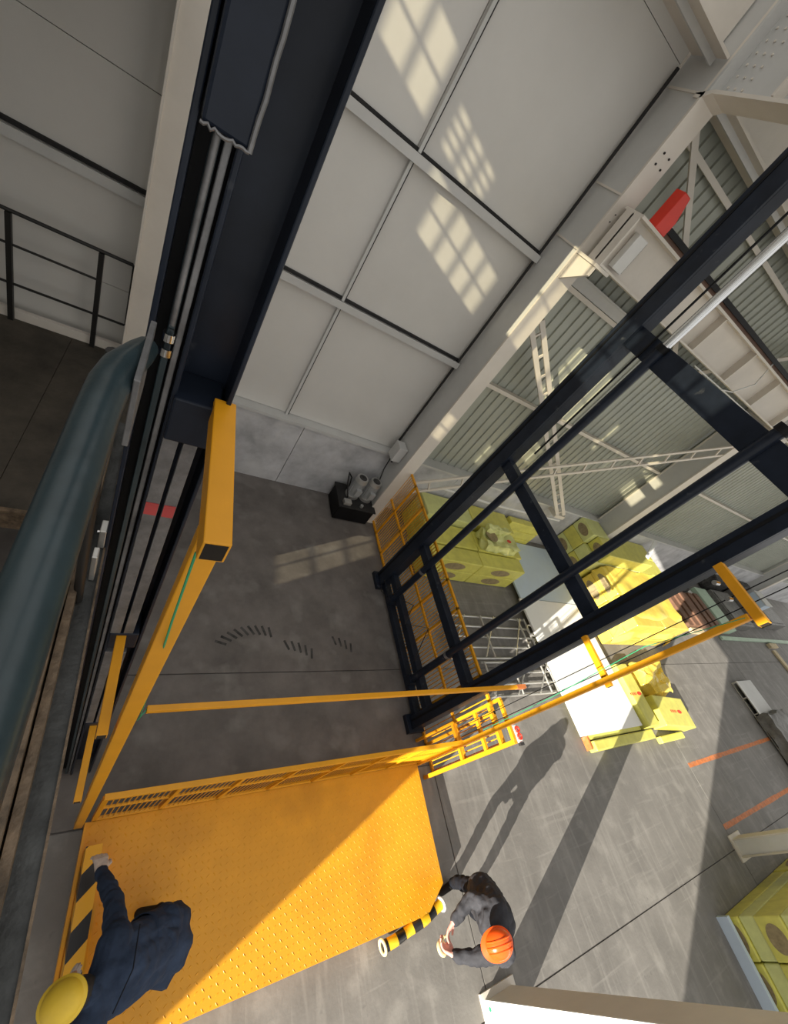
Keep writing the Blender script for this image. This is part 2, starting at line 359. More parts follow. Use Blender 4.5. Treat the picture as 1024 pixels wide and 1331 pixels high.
for a in range(12):
    for b_ in range(3):
        p = P(.7688, .93 - b_ * .018, .37 + a * .017); bh.tube(p, p + Vector((-.012, 0, 0)), .011, 6)
bo = obj('bolt_heads', bh, 'steel_white', rf); bo['kind'] = 'stuff'
for (xa, xb, lb) in ((-1.6, .745, 'white eaves strut running left from the column top'), (.80, 2.086, 'white eaves strut running right behind the crane girder')):
    st = thing('eaves_strut', P((xa + xb) / 2, 1.0, .39), lb, 'beam')
    z = .395 if xa < 0 else .372
    obj('bottom_flange', MB().box(xa, xb, .955, 1.055, z, z + .005), 'steel_white', st)
    obj('web', MB().box(xa, xb, 1.0, 1.006, z + .005, z + .10), 'steel_white', st)
    obj('lower_lip', MB().box(xa, xb, .985, .99, z - .012, z), 'steel_grey', st)
tag(obj('pipe', MB().tube(P(.738, 1.055, -.74), P(.738, 1.055, .37), .022, 10), 'matte', smooth=True), 'long black pipe up the corner between white wall and column', 'pipe')
# diagonal wall braces above the girder
for k, (p, q, lb) in enumerate(((P(.80, 1.03, .37), P(1.45, 1.03, -.0), 'upper white diagonal brace crossing the dark wall above the crane girder'),
                     (P(2.08, 1.03, .36), P(1.55, 1.03, -.0), 'upper white diagonal brace at the far right edge above the girder'))):
    o = obj('wall_brace', MB().bar(p, q, .09, .03, (0, 1, 0)), 'steel_white'); tag(o, lb, 'brace')
CE = thing('shade_roof', P(3.5, .65, .607), kind='structure')  # unseen partial roof, added over the right bay to darken the upper wall
x = .80
while x < 6.1:
    obj('shade_sheet', MB().box(x, x + .199, .15, 1.09, .607, .612), 'corr', CE); x += .20
for y in (.35, .62, .90): obj('shade_purlin', MB().box(.80, 6.2, y, y + .012, .585, .607), 'steel_white', CE)
# lattice cross bracing in the first bay
def ladder(name, p, q, gap, label, n, cw=.06):
    p, q = Vector(p), Vector(q); d = (q - p).normalized(); side = d.cross(Vector((0, 1, 0))).normalized() * gap / 2
    t = thing(name, p, label, 'brace')
    for s_ in (-1, 1): obj('chord', MB().bar(p + side * s_, q + side * s_, cw, .035, (0, 1, 0)), 'steel_white', t)
    for k in range(n):
        c = p.lerp(q, (k + .5) / n)
        obj('batten', MB().bar(c - side * .95, c + side * .95, .035, .03, (0, 1, 0)), 'steel_white', t)
    return t
A_ = ladder('lattice_brace', P(.82, .985, -.13), P(1.70, .985, -.73), .17, 'steep white lattice brace from the first column down to the stacked packs', 14, .085)
ladder('lattice_brace', P(.84, .955, -.785), P(2.10, .955, -.10), .27, 'long white lattice brace rising right to the second column', 11)
obj('gusset_plate', MB().box(1.66, 1.73, .98, 1.036, -.745, -.727), 'steel_white', A_)
# crane girder
G = thing('crane_girder', P(.76, .9, .05), 'long white crane runway girder with a dark rail on top', 'beam')
gx0, gx1 = .765, 5.6
obj('bottom_flange', MB().box(gx0, gx1, .878, .93, .048, .053), 'steel_white', G)
obj('web', MB().box(gx0, gx1, .901, .906, .053, .152), 'steel_white', G)
obj('top_flange', MB().box(gx0, gx1, .872, .936, .152, .158), 'steel_white', G)
x = gx0
while x < gx1:
    obj('stiffener', MB().box(x, x + .004, .878, .93, .053, .152), 'steel_white', G); x += .24
obj('crane_rail', MB().box(.83, gx1, .897, .911, .158, .178), 'brown', G)
obj('conductor_bar', MB().box(.83, gx1, .886, .892, .170, .182), 'black', G)
obj('conduit', MB().path([P(1.30, .87, .03), P(1.6, .87, .032), P(2.3, .87, .03)], .012, 6), 'white', G, smooth=True)
obj('drop_cable', MB().path([P(1.62, .90, .19), P(1.60, .865, .10), P(1.55, .865, .045), P(1.50, .868, .03)], .012, 6), 'white', G, smooth=True)
for c, x0 in ((c1, .746), (c2, 2.087)):
    bk = MB().prism([P(x0 + .004, .948, .046), P(x0 + .004, .87, .046), P(x0 + .004, .87, .02), P(x0 + .004, .948, -.02)], (.006 * S, 0, 0))
    bk.box(x0, x0 + .052, .868, .948, .040, .047)
    obj('bracket', bk, 'steel_white', c)
for xa, xb, lb in ((.83, 2.08, 'left length'), (2.15, 3.42, 'middle length'), (3.49, 4.76, 'right length')):
    tag(obj('fascia_channel', MB().box(xa, xb, 1.042, 1.056, .012, .018).box(xa, xb, 1.05, 1.056, -.015, .018), 'steel_grey'), 'pale wall channel under the crane girder, ' + lb, 'beam')
t = thing('crane_stop', P(.84, .9, .178), 'bright red wedge end stop at the left end of the crane rail', 'end stop')
obj('wedge', MB().prism([P(.822, .885, .160), P(.862, .885, .160), P(.862, .885, .190), P(.845, .885, .232), P(.822, .885, .232)], (0, .03 * S, 0)), 'red', t, bevel=.01)
obj('buffer', MB().tube(P(.862, .9, .18), P(.875, .9, .18), .04, 12), 'white', t)
t = thing('junction_box', P(.80, .94, .07), 'white box fixed in the girder end beside the column', 'box')
obj('housing', MB().box(.800, .835, .880, .898, .06, .135), 'white', t, bevel=.01)
obj('lid_seam', MB().box(.8352, .8365, .882, .896, .063, .132), 'matte', t)
t = thing('switch_box', P(.76, .93, -.66), 'small grey electrical box low on the column above the pump unit', 'box')
obj('housing', MB().box(.712, .745, .985, 1.03, -.72, -.66), 'steel_grey', t, bevel=.008)
obj('gland', MB().tube(P(.728, 1.0, -.72), P(.728, 1.0, -.735), .02, 8), 'matte', t)

# ------------------------------------------------------------------ sun side wall (behind the viewer's left) with the gate and windows that let the sun in
WL = thing('wall_left', P(-1.6, 0, -1), kind='structure')
def ny(n): return (n - .651) / .913
ops = [  # n0, n1, z0, z1, columns of panes, rows of panes
    (-1.043, -.196, -1.0, .69, 0, 0), (-.19, -.128, -.16, .50, 1, 5), (.40, .52, -.33, -.20, 2, 3),
    (.43, .615, .60, .84, 3, 2), (.425, .50, .40, .52, 2, 2), (.515, .56, .24, .34, 2, 2), (.06, .19, .68, .86, 2, 2), (.265, .345, .66, .80, 2, 2), (.69, .80, .552, .665, 4, 2), (.755, .818, .69, .765, 3, 4), (.835, .895, .685, .80, 2, 2)]
ops = [(ny(a), ny(b), c, d, e, f) for a, b, c, d, e, f in ops]
yb = sorted(set([-5.0, 1.1] + [v for o in ops for v in o[:2]])); 
for i in range(len(yb) - 1):
    ya, yc = yb[i], yb[i + 1]
    if yc - ya < 1e-5: continue
    sp = sorted((o[2], o[3]) for o in ops if o[0] <= ya + 1e-6 and o[1] >= yc - 1e-6); z = -1.0
    for (a, b_) in sp + [(1.9, 1.9)]:
        if a > z + 1e-5: obj('wall_cladding', MB().box(-1.62, -1.6, ya, yc, z, a), 'panel', WL)
        z = max(z, b_)
for k, (ya, yc, za, zb, nc, nr) in enumerate(ops):
    if nc == 0: continue
    W = thing('window_%d' % k, P(-1.6, (ya + yc) / 2, za), kind='structure')
    if k != 1: obj('pane', MB().box(-1.6105, -1.6095, ya, yc, za, zb), 'glass', W)
    for i in range(1, nc):
        y = ya + (yc - ya) * i / nc; obj('mullion', MB().box(-1.612, -1.606, y - .003, y + .003, za, zb), 'steel_white', W)
    for j in range(1, nr):
        z = za + (zb - za) * j / nr; obj('glazing_bar', MB().box(-1.612, -1.606, ya, yc, z - .003, z + .003), 'steel_white', W)

WR = thing('shade_partition', P(-.6, -.1, -1), kind='structure')  # unseen partition, added to keep light off the left wall and landing
for k in range(5): obj('wall_panel', MB().box(-1.10 + k * .2, -1.10 + (k + 1) * .2 - .0008, -.105, -.10, -1, .15), 'panel', WR)
# ------------------------------------------------------------------ landing by the back wall with black railing
LD = thing('landing', P(-.4, .8, -.72), kind='structure')
for k in range(6):
    obj('deck_plate', MB().box(-.9 + k * .144, -.9 + (k + 1) * .144 - .001, .52, 1.044, -.708, -.697), 'landing', LD)
obj('edge_beam', MB().box(-.9, -.036, .515, .522, -.735, -.690), 'rust', LD)
for x in (-.85, -.45, -.06): obj('landing_post', MB().box(x, x + .02, .53, .55, -1, -.708), 'railblack', LD)
obj('skirting', MB().box(-.9, -.04, 1.036, 1.045, -.697, -.675), 'steel_white', LD)
obj('shade_slab', MB().box(-1.50, -.09, .42, 1.04, .03, .045), 'bare', LD)  # out-of-view slab added overhead to darken the left wall and landing
R_ = thing('railing', P(-.3, 1.03, -.697), 'black tubular railing on the landing beside the beige column', 'railing')
for x in (-.286, -.143, -.429, -.572): obj('rail_post', MB().box(x - .0045, x + .0045, 1.026, 1.035, -.697, -.476), 'railblack', R_)
top = [P(-.75, 1.03, -.472), P(-.09, 1.03, -.472), P(-.086, 1.03, -.478), P(-.085, 1.03, -.608), P(-.089, 1.03, -.614), P(-.75, 1.03, -.614)]
obj('top_rail', MB().path(top[:4], .021, 8), 'railblack', R_, smooth=True)
obj('bottom_rail', MB().path(top[3:], .015, 8), 'railblack', R_, smooth=True)
obj('middle_rail', MB().path([P(-.75, 1.03, -.534), P(-.143, 1.03, -.534)], .014, 8), 'railblack', R_, smooth=True)

# ------------------------------------------------------------------ near edge of the viewer's floor: handrail, plates
hd = thing('handrail', P(-.012, .08, -.29), 'thick grey-green pipe handrail close to the viewer at the left', 'handrail')
obj('rail_pipe', MB().path([P(-.0135, -.04, -.1), P(-.0132, .03, -.1), P(-.0130, .115, -.1), P(-.0126, .130, -.1), P(-.0112, .141, -.1005), P(-.0075, .158, -.103), P(-.0062, .166, -.105)], [.033] * 5 + [.028, .024], 20), 'rail', hd, smooth=True)
obj('mount_plate', MB().box(-.0065, -.0045, .13, .17, -.125, -.095), 'raw', hd, bevel=.002)
for y in (-.03, .155): obj('stanchion', MB().tube(P(-.015, y, -.104), P(-.015, y, -.288), .015, 10), 'railblack', hd, smooth=True)
vf = thing('upper_floor_edge', P(-.02, .15, -.3), kind='structure')
def slant(xa0, xa1, xb0, xb1, y0, y1, z0, z1):  # strip whose x range drifts from (xa0,xa1) at y0 to (xb0,xb1) at y1
    return MB().add([P(xa0, y0, z0), P(xa1, y0, z0), P(xb1, y1, z0), P(xb0, y1, z0), P(xa0, y0, z1), P(xa1, y0, z1), P(xb1, y1, z1), P(xb0, y1, z1)],
                    [(0, 3, 2, 1), (4, 5, 6, 7), (0, 1, 5, 4), (1, 2, 6, 5), (2, 3, 7, 6), (3, 0, 4, 7)])
y0, y1 = -.06, .33
obj('chequer_plate', slant(-.0085, .0030, -.0215, -.0135, y0, y1, -.296, -.290), 'plate', vf)
obj('bright_edge', slant(.0022, .0034, -.0143, -.0131, y0, y1, -.2895, -.2880), 'rust', vf)
obj('kick_strip', slant(-.0125, -.0085, -.0255, -.0215, y0, y1, -.296, -.274), 'rust', vf)
obj('guide_strip', slant(-.0165, -.0135, -.0290, -.0265, y0, y1, -.296, -.266), 'rust', vf)
obj('dark_channel', slant(-.024, -.0165, -.034, -.029, y0, y1, -.30, -.296), 'black', vf)
lk = thing('latch_plate', P(-.013, .2, -.28), 'small pale steel latch plates on the left floor edge beside the mast', 'bracket')
obj('plate', MB().box(-.0125, -.0085, .196, .206, -.2895, -.270), 'alu', lk, bevel=.003)
obj('lug', MB().box(-.0125, -.0095, .170, .178, -.2895, -.262), 'alu', lk, bevel=.003)
obj('pin', MB().tube(P(-.014, .200, -.276), P(-.007, .200, -.276), .006, 8), 'chrome', lk)

# ------------------------------------------------------------------ the goods lift: two masts and a platform
def mast_right():
    x = .75
    t = thing('lift_mast', P(x, .45, -1), 'dark navy right lift mast with two posts and two hydraulic cylinders', 'lift mast')
    for (ya, yc, nm) in ((.652, .700, 'rear_post'), (.204, .236, 'front_post')):
        # channel post: web towards the platform, lips behind
        pb = MB().box(x, x + .006, ya, yc, -1, .75); pb.box(x + .006, x + .035, ya, ya + .006, -1, .75); pb.box(x + .006, x + .035, yc - .006, yc, -1, .75)
        obj(nm, pb, 'navy', t, bevel=.004)
        obj('guide_groove', MB().box(x - .0012, x, yc - .014, yc - .009, -.98, .75), 'black', t)
        obj('foot', MB().box(x - .012, x + .04, ya - .008, yc + .008, -1, -.985), 'navy', t, bevel=.004)
    for (yc, zt, nm) in ((.578, .0, 'rear_cylinder'), (.324, .02, 'front_cylinder')):
        cy = obj(nm, MB().tube(P(x + .006, yc, -.965), P(x + .006, yc, zt), .056, 20), 'navy', t, smooth=True)
        obj('end_cap', MB().tube(P(x + .006, yc, zt), P(x + .006, yc, zt + .012), .068, 20), 'black', cy, smooth=True)
        obj('piston_rod', MB().tube(P(x + .006, yc, zt + .012), P(x + .006, yc, .72), .047, 20), 'chrome', cy, smooth=True)
        obj('foot_clamp', MB().box(x - .004, x + .05, yc - .012, yc + .012, -.965, -.94), 'navy', cy)
        obj('clamp_band', MB().tube(P(x + .006, yc, -.78), P(x + .006, yc, -.772), .062, 20), 'raw', cy, smooth=True)
    for z, h in ((-.985, .018), (-.935, .022), (-.765, .026), (-.392, .028), (-.030, .044)):
        obj('cross_beam', MB().box(x + .008, x + .03, .236, .652, z, z + h), 'navy', t, bevel=.004)
    obj('lift_chain', MB().bar(P(x + .004, .606, -.3), P(x + .004, .606, .72), .014, .02), 'black', t)
    obj('hose', MB().path([P(x + .01, .55, -.9), P(x - .006, .50, -.84), P(x - .006, .47, -.90), P(x - .01, .41, -.80), P(x + .01, .36, -.93)], .008, 6), 'matte', t, smooth=True)
    obj('cylinder_hose', MB().path([P(x + .01, .62, -.95), P(x - .012, .66, -.95), P(x - .012, .62, -.97), P(x + .01, .58, -.955)], .007, 6), 'matte', t, smooth=True)
    return t
tR = mast_right()
for y in (.156, .138): obj('steel_cable', MB().tube(P(.746, y, -.80), P(.746, y, .7), .0045, 6), 'black', tR)
def mast_left():
    t = thing('lift_mast', P(.016, .3, -1), 'huge near-black left lift mast rising past the viewer', 'lift mast')
    pb = MB().box(.0095, .0350, .224, .232, -1, .75)
    obj('web', pb, 'navy', t)
    obj('right_flange', MB().box(.0332, .0358, .200, .236, -1, .75), 'navy', t, bevel=.004)
    obj('left_flange', MB().box(.0070, .0096, .200, .236, -1, .75), 'navy', t, bevel=.004)
    obj('guide_rail', MB().box(.0030, .0058, .202, .212, -1, .75), 'raw', t, bevel=.003)
    obj('guide_rail', MB().box(-.0012, .0020, .203, .212, -1, .75), 'rail', t, bevel=.003)
    obj('back_channel', MB().box(-.0075, .0070, .212, .240, -1, .75), 'black', t)
    obj('outer_channel', MB().box(-.0085, -.0060, .196, .24, -1, .30), 'navy', t, bevel=.003)
    obj('piston_rod', MB().tube(P(.0004, .1995, -.11), P(.0004, .1995, .70), .007, 14), 'raw', t, smooth=True)
    blk = obj('slide_block', MB().box(-.0050, .0105, .186, .199, -.032, .30), 'navy', t, bevel=.008)
    obj('weld_seam', MB().path([P(-.005 + .0155 * k / 14, .1855, -.032 + random.uniform(-.0006, .0006)) for k in range(15)], .0035, 6), 'raw', blk, smooth=True)
    obj('weld_seam', MB().path([P(.0108, .1858, -.032 + .30 * k / 60) + Vector((random.uniform(-.002, .002), 0, 0)) for k in range(61)], .005, 6), 'raw', blk, smooth=True)
    for z in (-.118, -.126): obj('steel_ring', MB().tube(P(.0004, .1995, z), P(.0004, .1995, z + .004), .017, 14), 'chrome', t, smooth=True)
    # bare guide faces between the yellow brackets
    for (za, zb) in ((-.445, -.165), (-.71, -.47)):
        g1 = obj('slide_face', MB().box(.0085, .0165, .198, .203, za, zb), 'raw', t, bevel=.002)
        g2 = obj('slide_face', MB().box(.0190, .0265, .198, .203, za, zb), 'raw', t, bevel=.002)
        if za < -.4 and za > -.5:
            obj('red_chalk_mark', MB().box(.0088, .0162, .1975, .1981, -.246, -.234), 'redp', g1)
            obj('red_chalk_mark', MB().box(.0193, .0262, .1975, .1981, -.246, -.234), 'redp', g2)
    for z in (-.165, -.445, -.715): obj('bracket_socket', MB().box(.0085, .032, .197, .224, z - .012, z + .018), 'navy', t, bevel=.006)
    for ya in (.652,):
        obj('rear_post', MB().box(.004, .034, ya, ya + .045, -1, .75), 'navy', t)
    for z in (-.93, -.05): obj('cross_beam', MB().box(.006, .028, .24, .652, z, z + .024), 'navy', t)
    for z in (-.52, -.62, -.74, -.80): obj('cable_clip', MB().box(-.011, -.0085, .205, .225, z, z + .006), 'raw', t)
    obj('green_wire', MB().path([P(-.010, .205, -.47), P(-.013, .20, -.50), P(-.010, .205, -.53), P(-.014, .2, -.58)], .003, 6), 'green', t, smooth=True)
    return t
mast_left()

PF = thing('lift_platform', P(.385, 0, -1), 'large yellow chequer-plate lift platform with tall yellow uprights', 'lift platform')
zt = -.965
outline = [(.045, .121), (.725, .121), (.725, -.108), (.672, -.145), (.045, -.145)]
obj('deck', MB().prism([P(a, b_, zt - .004) for a, b_ in outline], (0, 0, .004 * S)), 'tread', PF)
sk = MB()
for k in range(5):
    a = P(*outline[k], zt - .004); b_ = P(*outline[(k + 1) % 5], zt - .004); c = (a + b_) / 2; ctr = P(.385, 0, zt)
    sk.bar(a + Vector((0, 0, -.07)), b_ + Vector((0, 0, -.07)), .012, .14)
obj('deck_skirt', sk, 'yellow', PF)
obj('under_frame', MB().box(.08, .69, -.11, .10, -.999, zt - .006), 'matte', PF)
# real raised lozenges on the plate: too many to pick apart singly
vsx, fsx = [], []
def lozenge(cx, cy, a):
    n = len(vsx); l, w2, h = .020, .0065, .0028; ca, sa = math.cos(a), math.sin(a); o = P(0, 0, zt); 
    for (u, v, z) in ((-l, 0, 0), (0, -w2, 0), (l, 0, 0), (0, w2, 0), (-l * .5, 0, h), (l * .5, 0, h)):
        vsx.append(Vector((cx + u * ca - v * sa, cy + u * sa + v * ca, o.z + z)))
    for f in ((0, 1, 4), (1, 5, 4), (1, 2, 5), (2, 3, 5), (3, 4, 5), (3, 0, 4)): fsx.append([n + i for i in f])
step = .058
x = .05 * S; i = 0
while x < .722 * S:
    y = -.142 * S; j = 0
    while y < .118 * S:
        if not (x > .672 * S and y < (-.145 + (x / S - .672) * .70) * S + .03):
            lozenge(x, y, .62 if (i + j) % 2 else .62 + math.pi / 2)
        y += step; j += 1
    x += step; i += 1
mb = MB(); mb.v = vsx; mb.f = fsx
o = obj('tread_pattern', mb, 'tread', PF); o['kind'] = 'stuff'
M['tread'].node_tree.nodes['Principled BSDF'].inputs['Normal'].links and M['tread'].node_tree.links.remove(M['tread'].node_tree.nodes['Principled BSDF'].inputs['Normal'].links[0])
def post(x, nm):
    obj(nm, MB().bar(P(x, .122, -.985), P(x, .122, -.158), .068, .05, (0, 1, 0)), 'yellow', PF, bevel=.004)
post(.0335, 'upright'); post(.733, 'upright')
def hollow(p, q, wd, ht, t, parent, name='bracket_tube'):
    o = obj(name, MB().bar(p, q, wd, ht), 'yellow', parent, bevel=.003)
    d = (Vector(p) - Vector(q)).normalized()
    obj('open_end', MB().bar(Vector(p) + d * .0006, Vector(p) - d * .003, wd - t, ht - t), 'tube_shade', o)  # near-black plate on the solid bar, painting the shade inside a hollow end
    return o
hollow(P(.0330, .106, -.150), P(.0330, .203, -.150), .064, .075, .012, PF)
hollow(P(.733, .106, -.150), P(.746, .203, -.150), .064, .075, .012, PF)
for z in (-.435, -.712):
    hollow(P(.018, .112, z), P(.018, .199, z), .045, .06, .008, PF)
hollow(P(.742, .112, -.40), P(.745, .204, -.40), .045, .06, .008, PF)
for (y, z) in ((.122, -.158), (.150, -.162), (.176, -.162)):
    if y > .13:
        p = P(.722, y, z); o = obj('bolt', MB().tube(p + Vector((-.05, 0, 0)), p + Vector((.03, 0, 0)), .02, 8), 'chrome', PF)
# mesh fence along the back of the platform
fz0, fz1 = zt + .002, -.788
fr = obj('fence_frame', MB().box(.050, .728, .120, .128, fz1, fz1 + .008).box(.050, .728, .121, .127, fz0, fz0 + .006).box(.050, .728, .122, .126, -.865, -.861), 'yellow', PF, bevel=.003)
for k in range(8):
    x = .052 + k * (.724 - .052) / 7
    obj('fence_bar', MB().box(x - .003, x + .003, .121, .127, fz0, fz1), 'yellow', PF)
ms = MB(); x = .056
while x < .722:
    ms.box(x, x + .0016, .1235, .1245, fz0 + .006, fz1); x += .0075
o = obj('fence_mesh', ms, 'yellow', PF); o['kind'] = 'stuff'
# striped toe board along the left edge, where the worker holds it
kb = MB().add([P(.047, .085, zt), P(.047, -.145, zt), P(.047, -.145, zt + .075), P(.047, .085, zt + .045), P(.068, .085, zt), P(.068, -.145, zt), P(.068, -.145, zt + .075), P(.068, .085, zt + .045)],
              [(0, 1, 2, 3), (7, 6, 5, 4), (0, 4, 5, 1), (1, 5, 6, 2), (2, 6, 7, 3), (3, 7, 4, 0)])
kbo = obj('toe_board', kb, 'hazard', PF)
obj('toe_board_side', MB().box(.0685, .0735, -.145, .083, zt, zt + .035), 'yellow', PF)
obj('edge_bar', MB().box(.041, .0455, -.145, .121, -.985, zt + .004), 'yellow', PF)
# guard bar across and green wire
gbp = thing('guard_bar', P(.4, .17, -.563), 'slim orange bar spanning level across the lift shaft', 'bar')
obj('bar', MB().box(.062, .732, .1665, .1735, -.567, -.559), 'yellow', gbp, bevel=.003)
obj('red_tip', MB().box(.705, .7325, .1662, .1738, -.5673, -.5587), 'orange_tape', gbp)
tag(obj('green_wire', MB().path([P(.028, .112, -.16), P(.030, .109, -.22), P(.045, .14, -.40), P(.052, .150, -.52), P(.054, .158, -.56), P(.062, .17, -.562)], .0035, 6), 'green', smooth=True), 'thin green wire hanging from the left yellow bracket to the slim bar', 'wire')
tag(obj('green_wire', MB().path([P(.716, .120, -.16), P(.715, .14, -.30), P(.716, .13, -.50), P(.72, .128, -.70)], .0035, 6), 'green', smooth=True), 'thin green wire running along the right yellow upright', 'wire')

# ------------------------------------------------------------------ yellow mesh guard panels behind the right mast
def guard(name, x, ya, yc, za, zb, nb, label, mid):
    t = thing(name, P(x, (ya + yc) / 2, za), label, 'guard panel', 'yellow mesh guards of the lift shaft')
    f = MB().box(x, x + .007, ya, yc, zb - .007, zb).box(x, x + .007, ya, yc, za, za + .007)
    obj('frame', f, 'yellow', t, bevel=.003)
    for z in mid: obj('middle_rail', MB().box(x, x + .006, ya, yc, z - .003, z + .003), 'yellow', t)
    for k in range(nb + 1):
        y = ya + (yc - ya - .007) * k / nb
        obj('frame_bar', MB().box(x, x + .007, y, y + .007, za, zb), 'yellow', t)
    ms = MB(); y = ya + .008
    while y < yc - .008:
        ms.box(x + .003, x + .0045, y, y + .0022, za + .007, zb - .007); y += .0105
    o = obj('mesh', ms, 'yellow', t); o['kind'] = 'stuff'
    return t
guard('mesh_guard', .790, .245, .985, -.998, -.72, 8, 'long yellow mesh guard standing behind the right mast, beside the pump unit', (-.86,))
g2 = guard('mesh_guard', .790, .094, .235, -.998, -.72, 2, 'short brightly sunlit yellow mesh guard at the platform corner', (-.86,))
obj('tall_post', MB().bar(P(.766, .092, -.999), P(.766, .092, -.665), .055, .05, (0, 1, 0)), 'yellow', g2, bevel=.004)
obj('tall_post', MB().bar(P(.766, .178, -.999), P(.766, .178, -.665), .045, .04, (0, 1, 0)), 'yellow', g2, bevel=.004)
for z in (-.668, -.705, -.755, -.84): obj('rung', MB().bar(P(.766, .094, z), P(.766, .176, z), .045, .045), 'yellow', g2, bevel=.004)
def ring(c, r, rr, ax=(0, 0, 1), n=20, m_=8):
    b = MB(); c = Vector(c); ax = Vector(ax).normalized(); u = ax.orthogonal().normalized(); v = ax.cross(u)
    pts = [c + (u * math.cos(2 * math.pi * k / n) + v * math.sin(2 * math.pi * k / n)) * r for k in range(n)]; vs_ = []
    for k in range(n):
        rad = (pts[k] - c).normalized()
        for q in range(m_): a = 2 * math.pi * q / m_; vs_.append(pts[k] + rad * rr * math.cos(a) + ax * rr * math.sin(a))
    fs = [(k * m_ + q, ((k + 1) % n) * m_ + q, ((k + 1) % n) * m_ + (q + 1) % m_, k * m_ + (q + 1) % m_) for k in range(n) for q in range(m_)]
    return b.add(vs_, fs)
t = thing('warning_tag', P(.778, .11, -.66), 'white tag with two red rings tied on the short mesh guard', 'tag')
obj('card', MB().box(.772, .786, .088, .122, -.6645, -.6630), 'white', t)
rr = ring(P(.779, .113, -.660), .030, .010); rr.v += []; obj('red_ring', rr, 'red', t, smooth=True)
obj('red_ring', ring(P(.779, .099, -.660), .030, .010), 'red', t, smooth=True)
obj('black_clip', MB().box(.774, .786, .0825, .088, -.667, -.661), 'matte', t)

# ------------------------------------------------------------------ hydraulic pump unit
t = thing('pump_unit', (3.86, 5.55, 0), 'black hydraulic power unit with two silver motors by the wall plinth', 'pump unit')
obj('tank', MB().boxm((3.44, 5.20, .03), (4.24, 5.82, .42)), 'black', t, bevel=.015)
obj('tank_lid', MB().boxm((3.41, 5.17, .42), (4.26, 5.84, .445)), 'matte', t, bevel=.006)
for (x, y) in ((3.55, 5.33), (4.12, 5.33), (3.55, 5.74), (4.12, 5.74)): obj('foot', MB().boxm((x, y, 0), (x + .06, y + .06, .04)), 'matte', t)
for (x, y) in ((3.74, 5.56), (4.06, 5.56)):
    mo = obj('motor', MB().tube((x, y, .50), (x, y, .88), .118, 24), 'motor', t, smooth=True)
    fin = MB()
    for k in range(20):
        a = 2 * math.pi * k / 20; d = Vector((math.cos(a), math.sin(a), 0)); fin.bar(Vector((x, y, .51)) + d * .121, Vector((x, y, .87)) + d * .121, .006, .022, d)
    obj('cooling_fins', fin, 'motor', mo)
    obj('fan_cowl', MB().tube((x, y, .88), (x, y, .97), .134, 24, .12), 'alu', mo, smooth=True)
    obj('fan_grille', MB().tube((x, y, .970), (x, y, .973), .085, 20), 'clutter', mo)
    obj('mount_flange', MB().tube((x, y, .445), (x, y, .50), .145, 24), 'alu', mo, smooth=True)
    obj('terminal_box', MB().boxm((x - .06, y - .19, .60), (x + .06, y - .11, .76)), 'motor', mo, bevel=.006)
obj('valve_block', MB().boxm((3.50, 5.22, .445), (3.66, 5.34, .53)), 'alu', t, bevel=.006)
obj('filler_cap', MB().tube((3.92, 5.27, .445), (3.92, 5.27, .50), .035, 14), 'alu', t, smooth=True)
obj('hose', MB().path([(3.60, 5.40, .5), (3.50, 5.55, .75), (3.52, 5.75, .85), (3.66, 5.8, .7), (3.7, 5.72, .45)], .014, 8), 'matte', t, smooth=True)
obj('supply_cable', MB().path([(4.06, 5.5, .65), (4.15, 5.62, .9), (4.14, 5.75, 1.2), (4.12, 5.78, 1.6)], .012, 8), 'matte', t, smooth=True)

# ------------------------------------------------------------------ mineral wool packs
def pack(x0, x1, y0, y1, z0, z1, label, group, face='x', m_='wrap', oval=True, logo=False, ow=.68, rot=0.0):
    g_ = .0012
    a, b_ = P(x0 + g_, y0 + g_, z0), P(x1 - g_, y1 - g_, z1 - .0006); c = (a + b_) / 2; h = (b_ - a) / 2
    t = thing('insulation_pack', (c.x, c.y, a.z), label, 'insulation pack', group)
    o = obj('wrap', MB().boxm(a, b_), m_, t, bevel=.022)
    if oval:
        ww = h.y if face in 'x' else h.x
        n = 24; pts = []
        for k in range(n):
            an = 2 * math.pi * k / n; u = math.cos(an) * ww * ow; v = math.sin(an) * h.z * .66
            if face == 'x': pts.append(Vector((a.x - .001, c.y + u, c.z + v)))
            elif face == 'y-': pts.append(Vector((c.x + u, a.y - .001, c.z + v)))
            elif face == 'y+': pts.append(Vector((c.x + u, b_.y + .001, c.z + v)))
        off = {'x': (-.003, 0, 0), 'y-': (0, -.003, 0), 'y+': (0, .003, 0)}[face]
        obj('end_window', MB().prism(pts, off), 'wool', t)
    if logo:
        n = 16; cc = Vector((c.x + h.x * .35, c.y, b_.z + .0008))
        obj('printed_mark', MB().prism([cc + Vector((.10 * math.cos(2 * math.pi * k / n), .045 * math.sin(2 * math.pi * k / n), 0)) for k in range(n)], (0, 0, .001)), 'redprint', t)
        tx = MB()
        for k in range(5): tx.boxm((cc.x - .42 + k * .06, cc.y - .03, b_.z + .0006), (cc.x - .385 + k * .06, cc.y + .03, b_.z + .0018))
        obj('printed_letters', tx, 'redprint', t)
    if rot: t.rotation_euler.z = rot
    return t
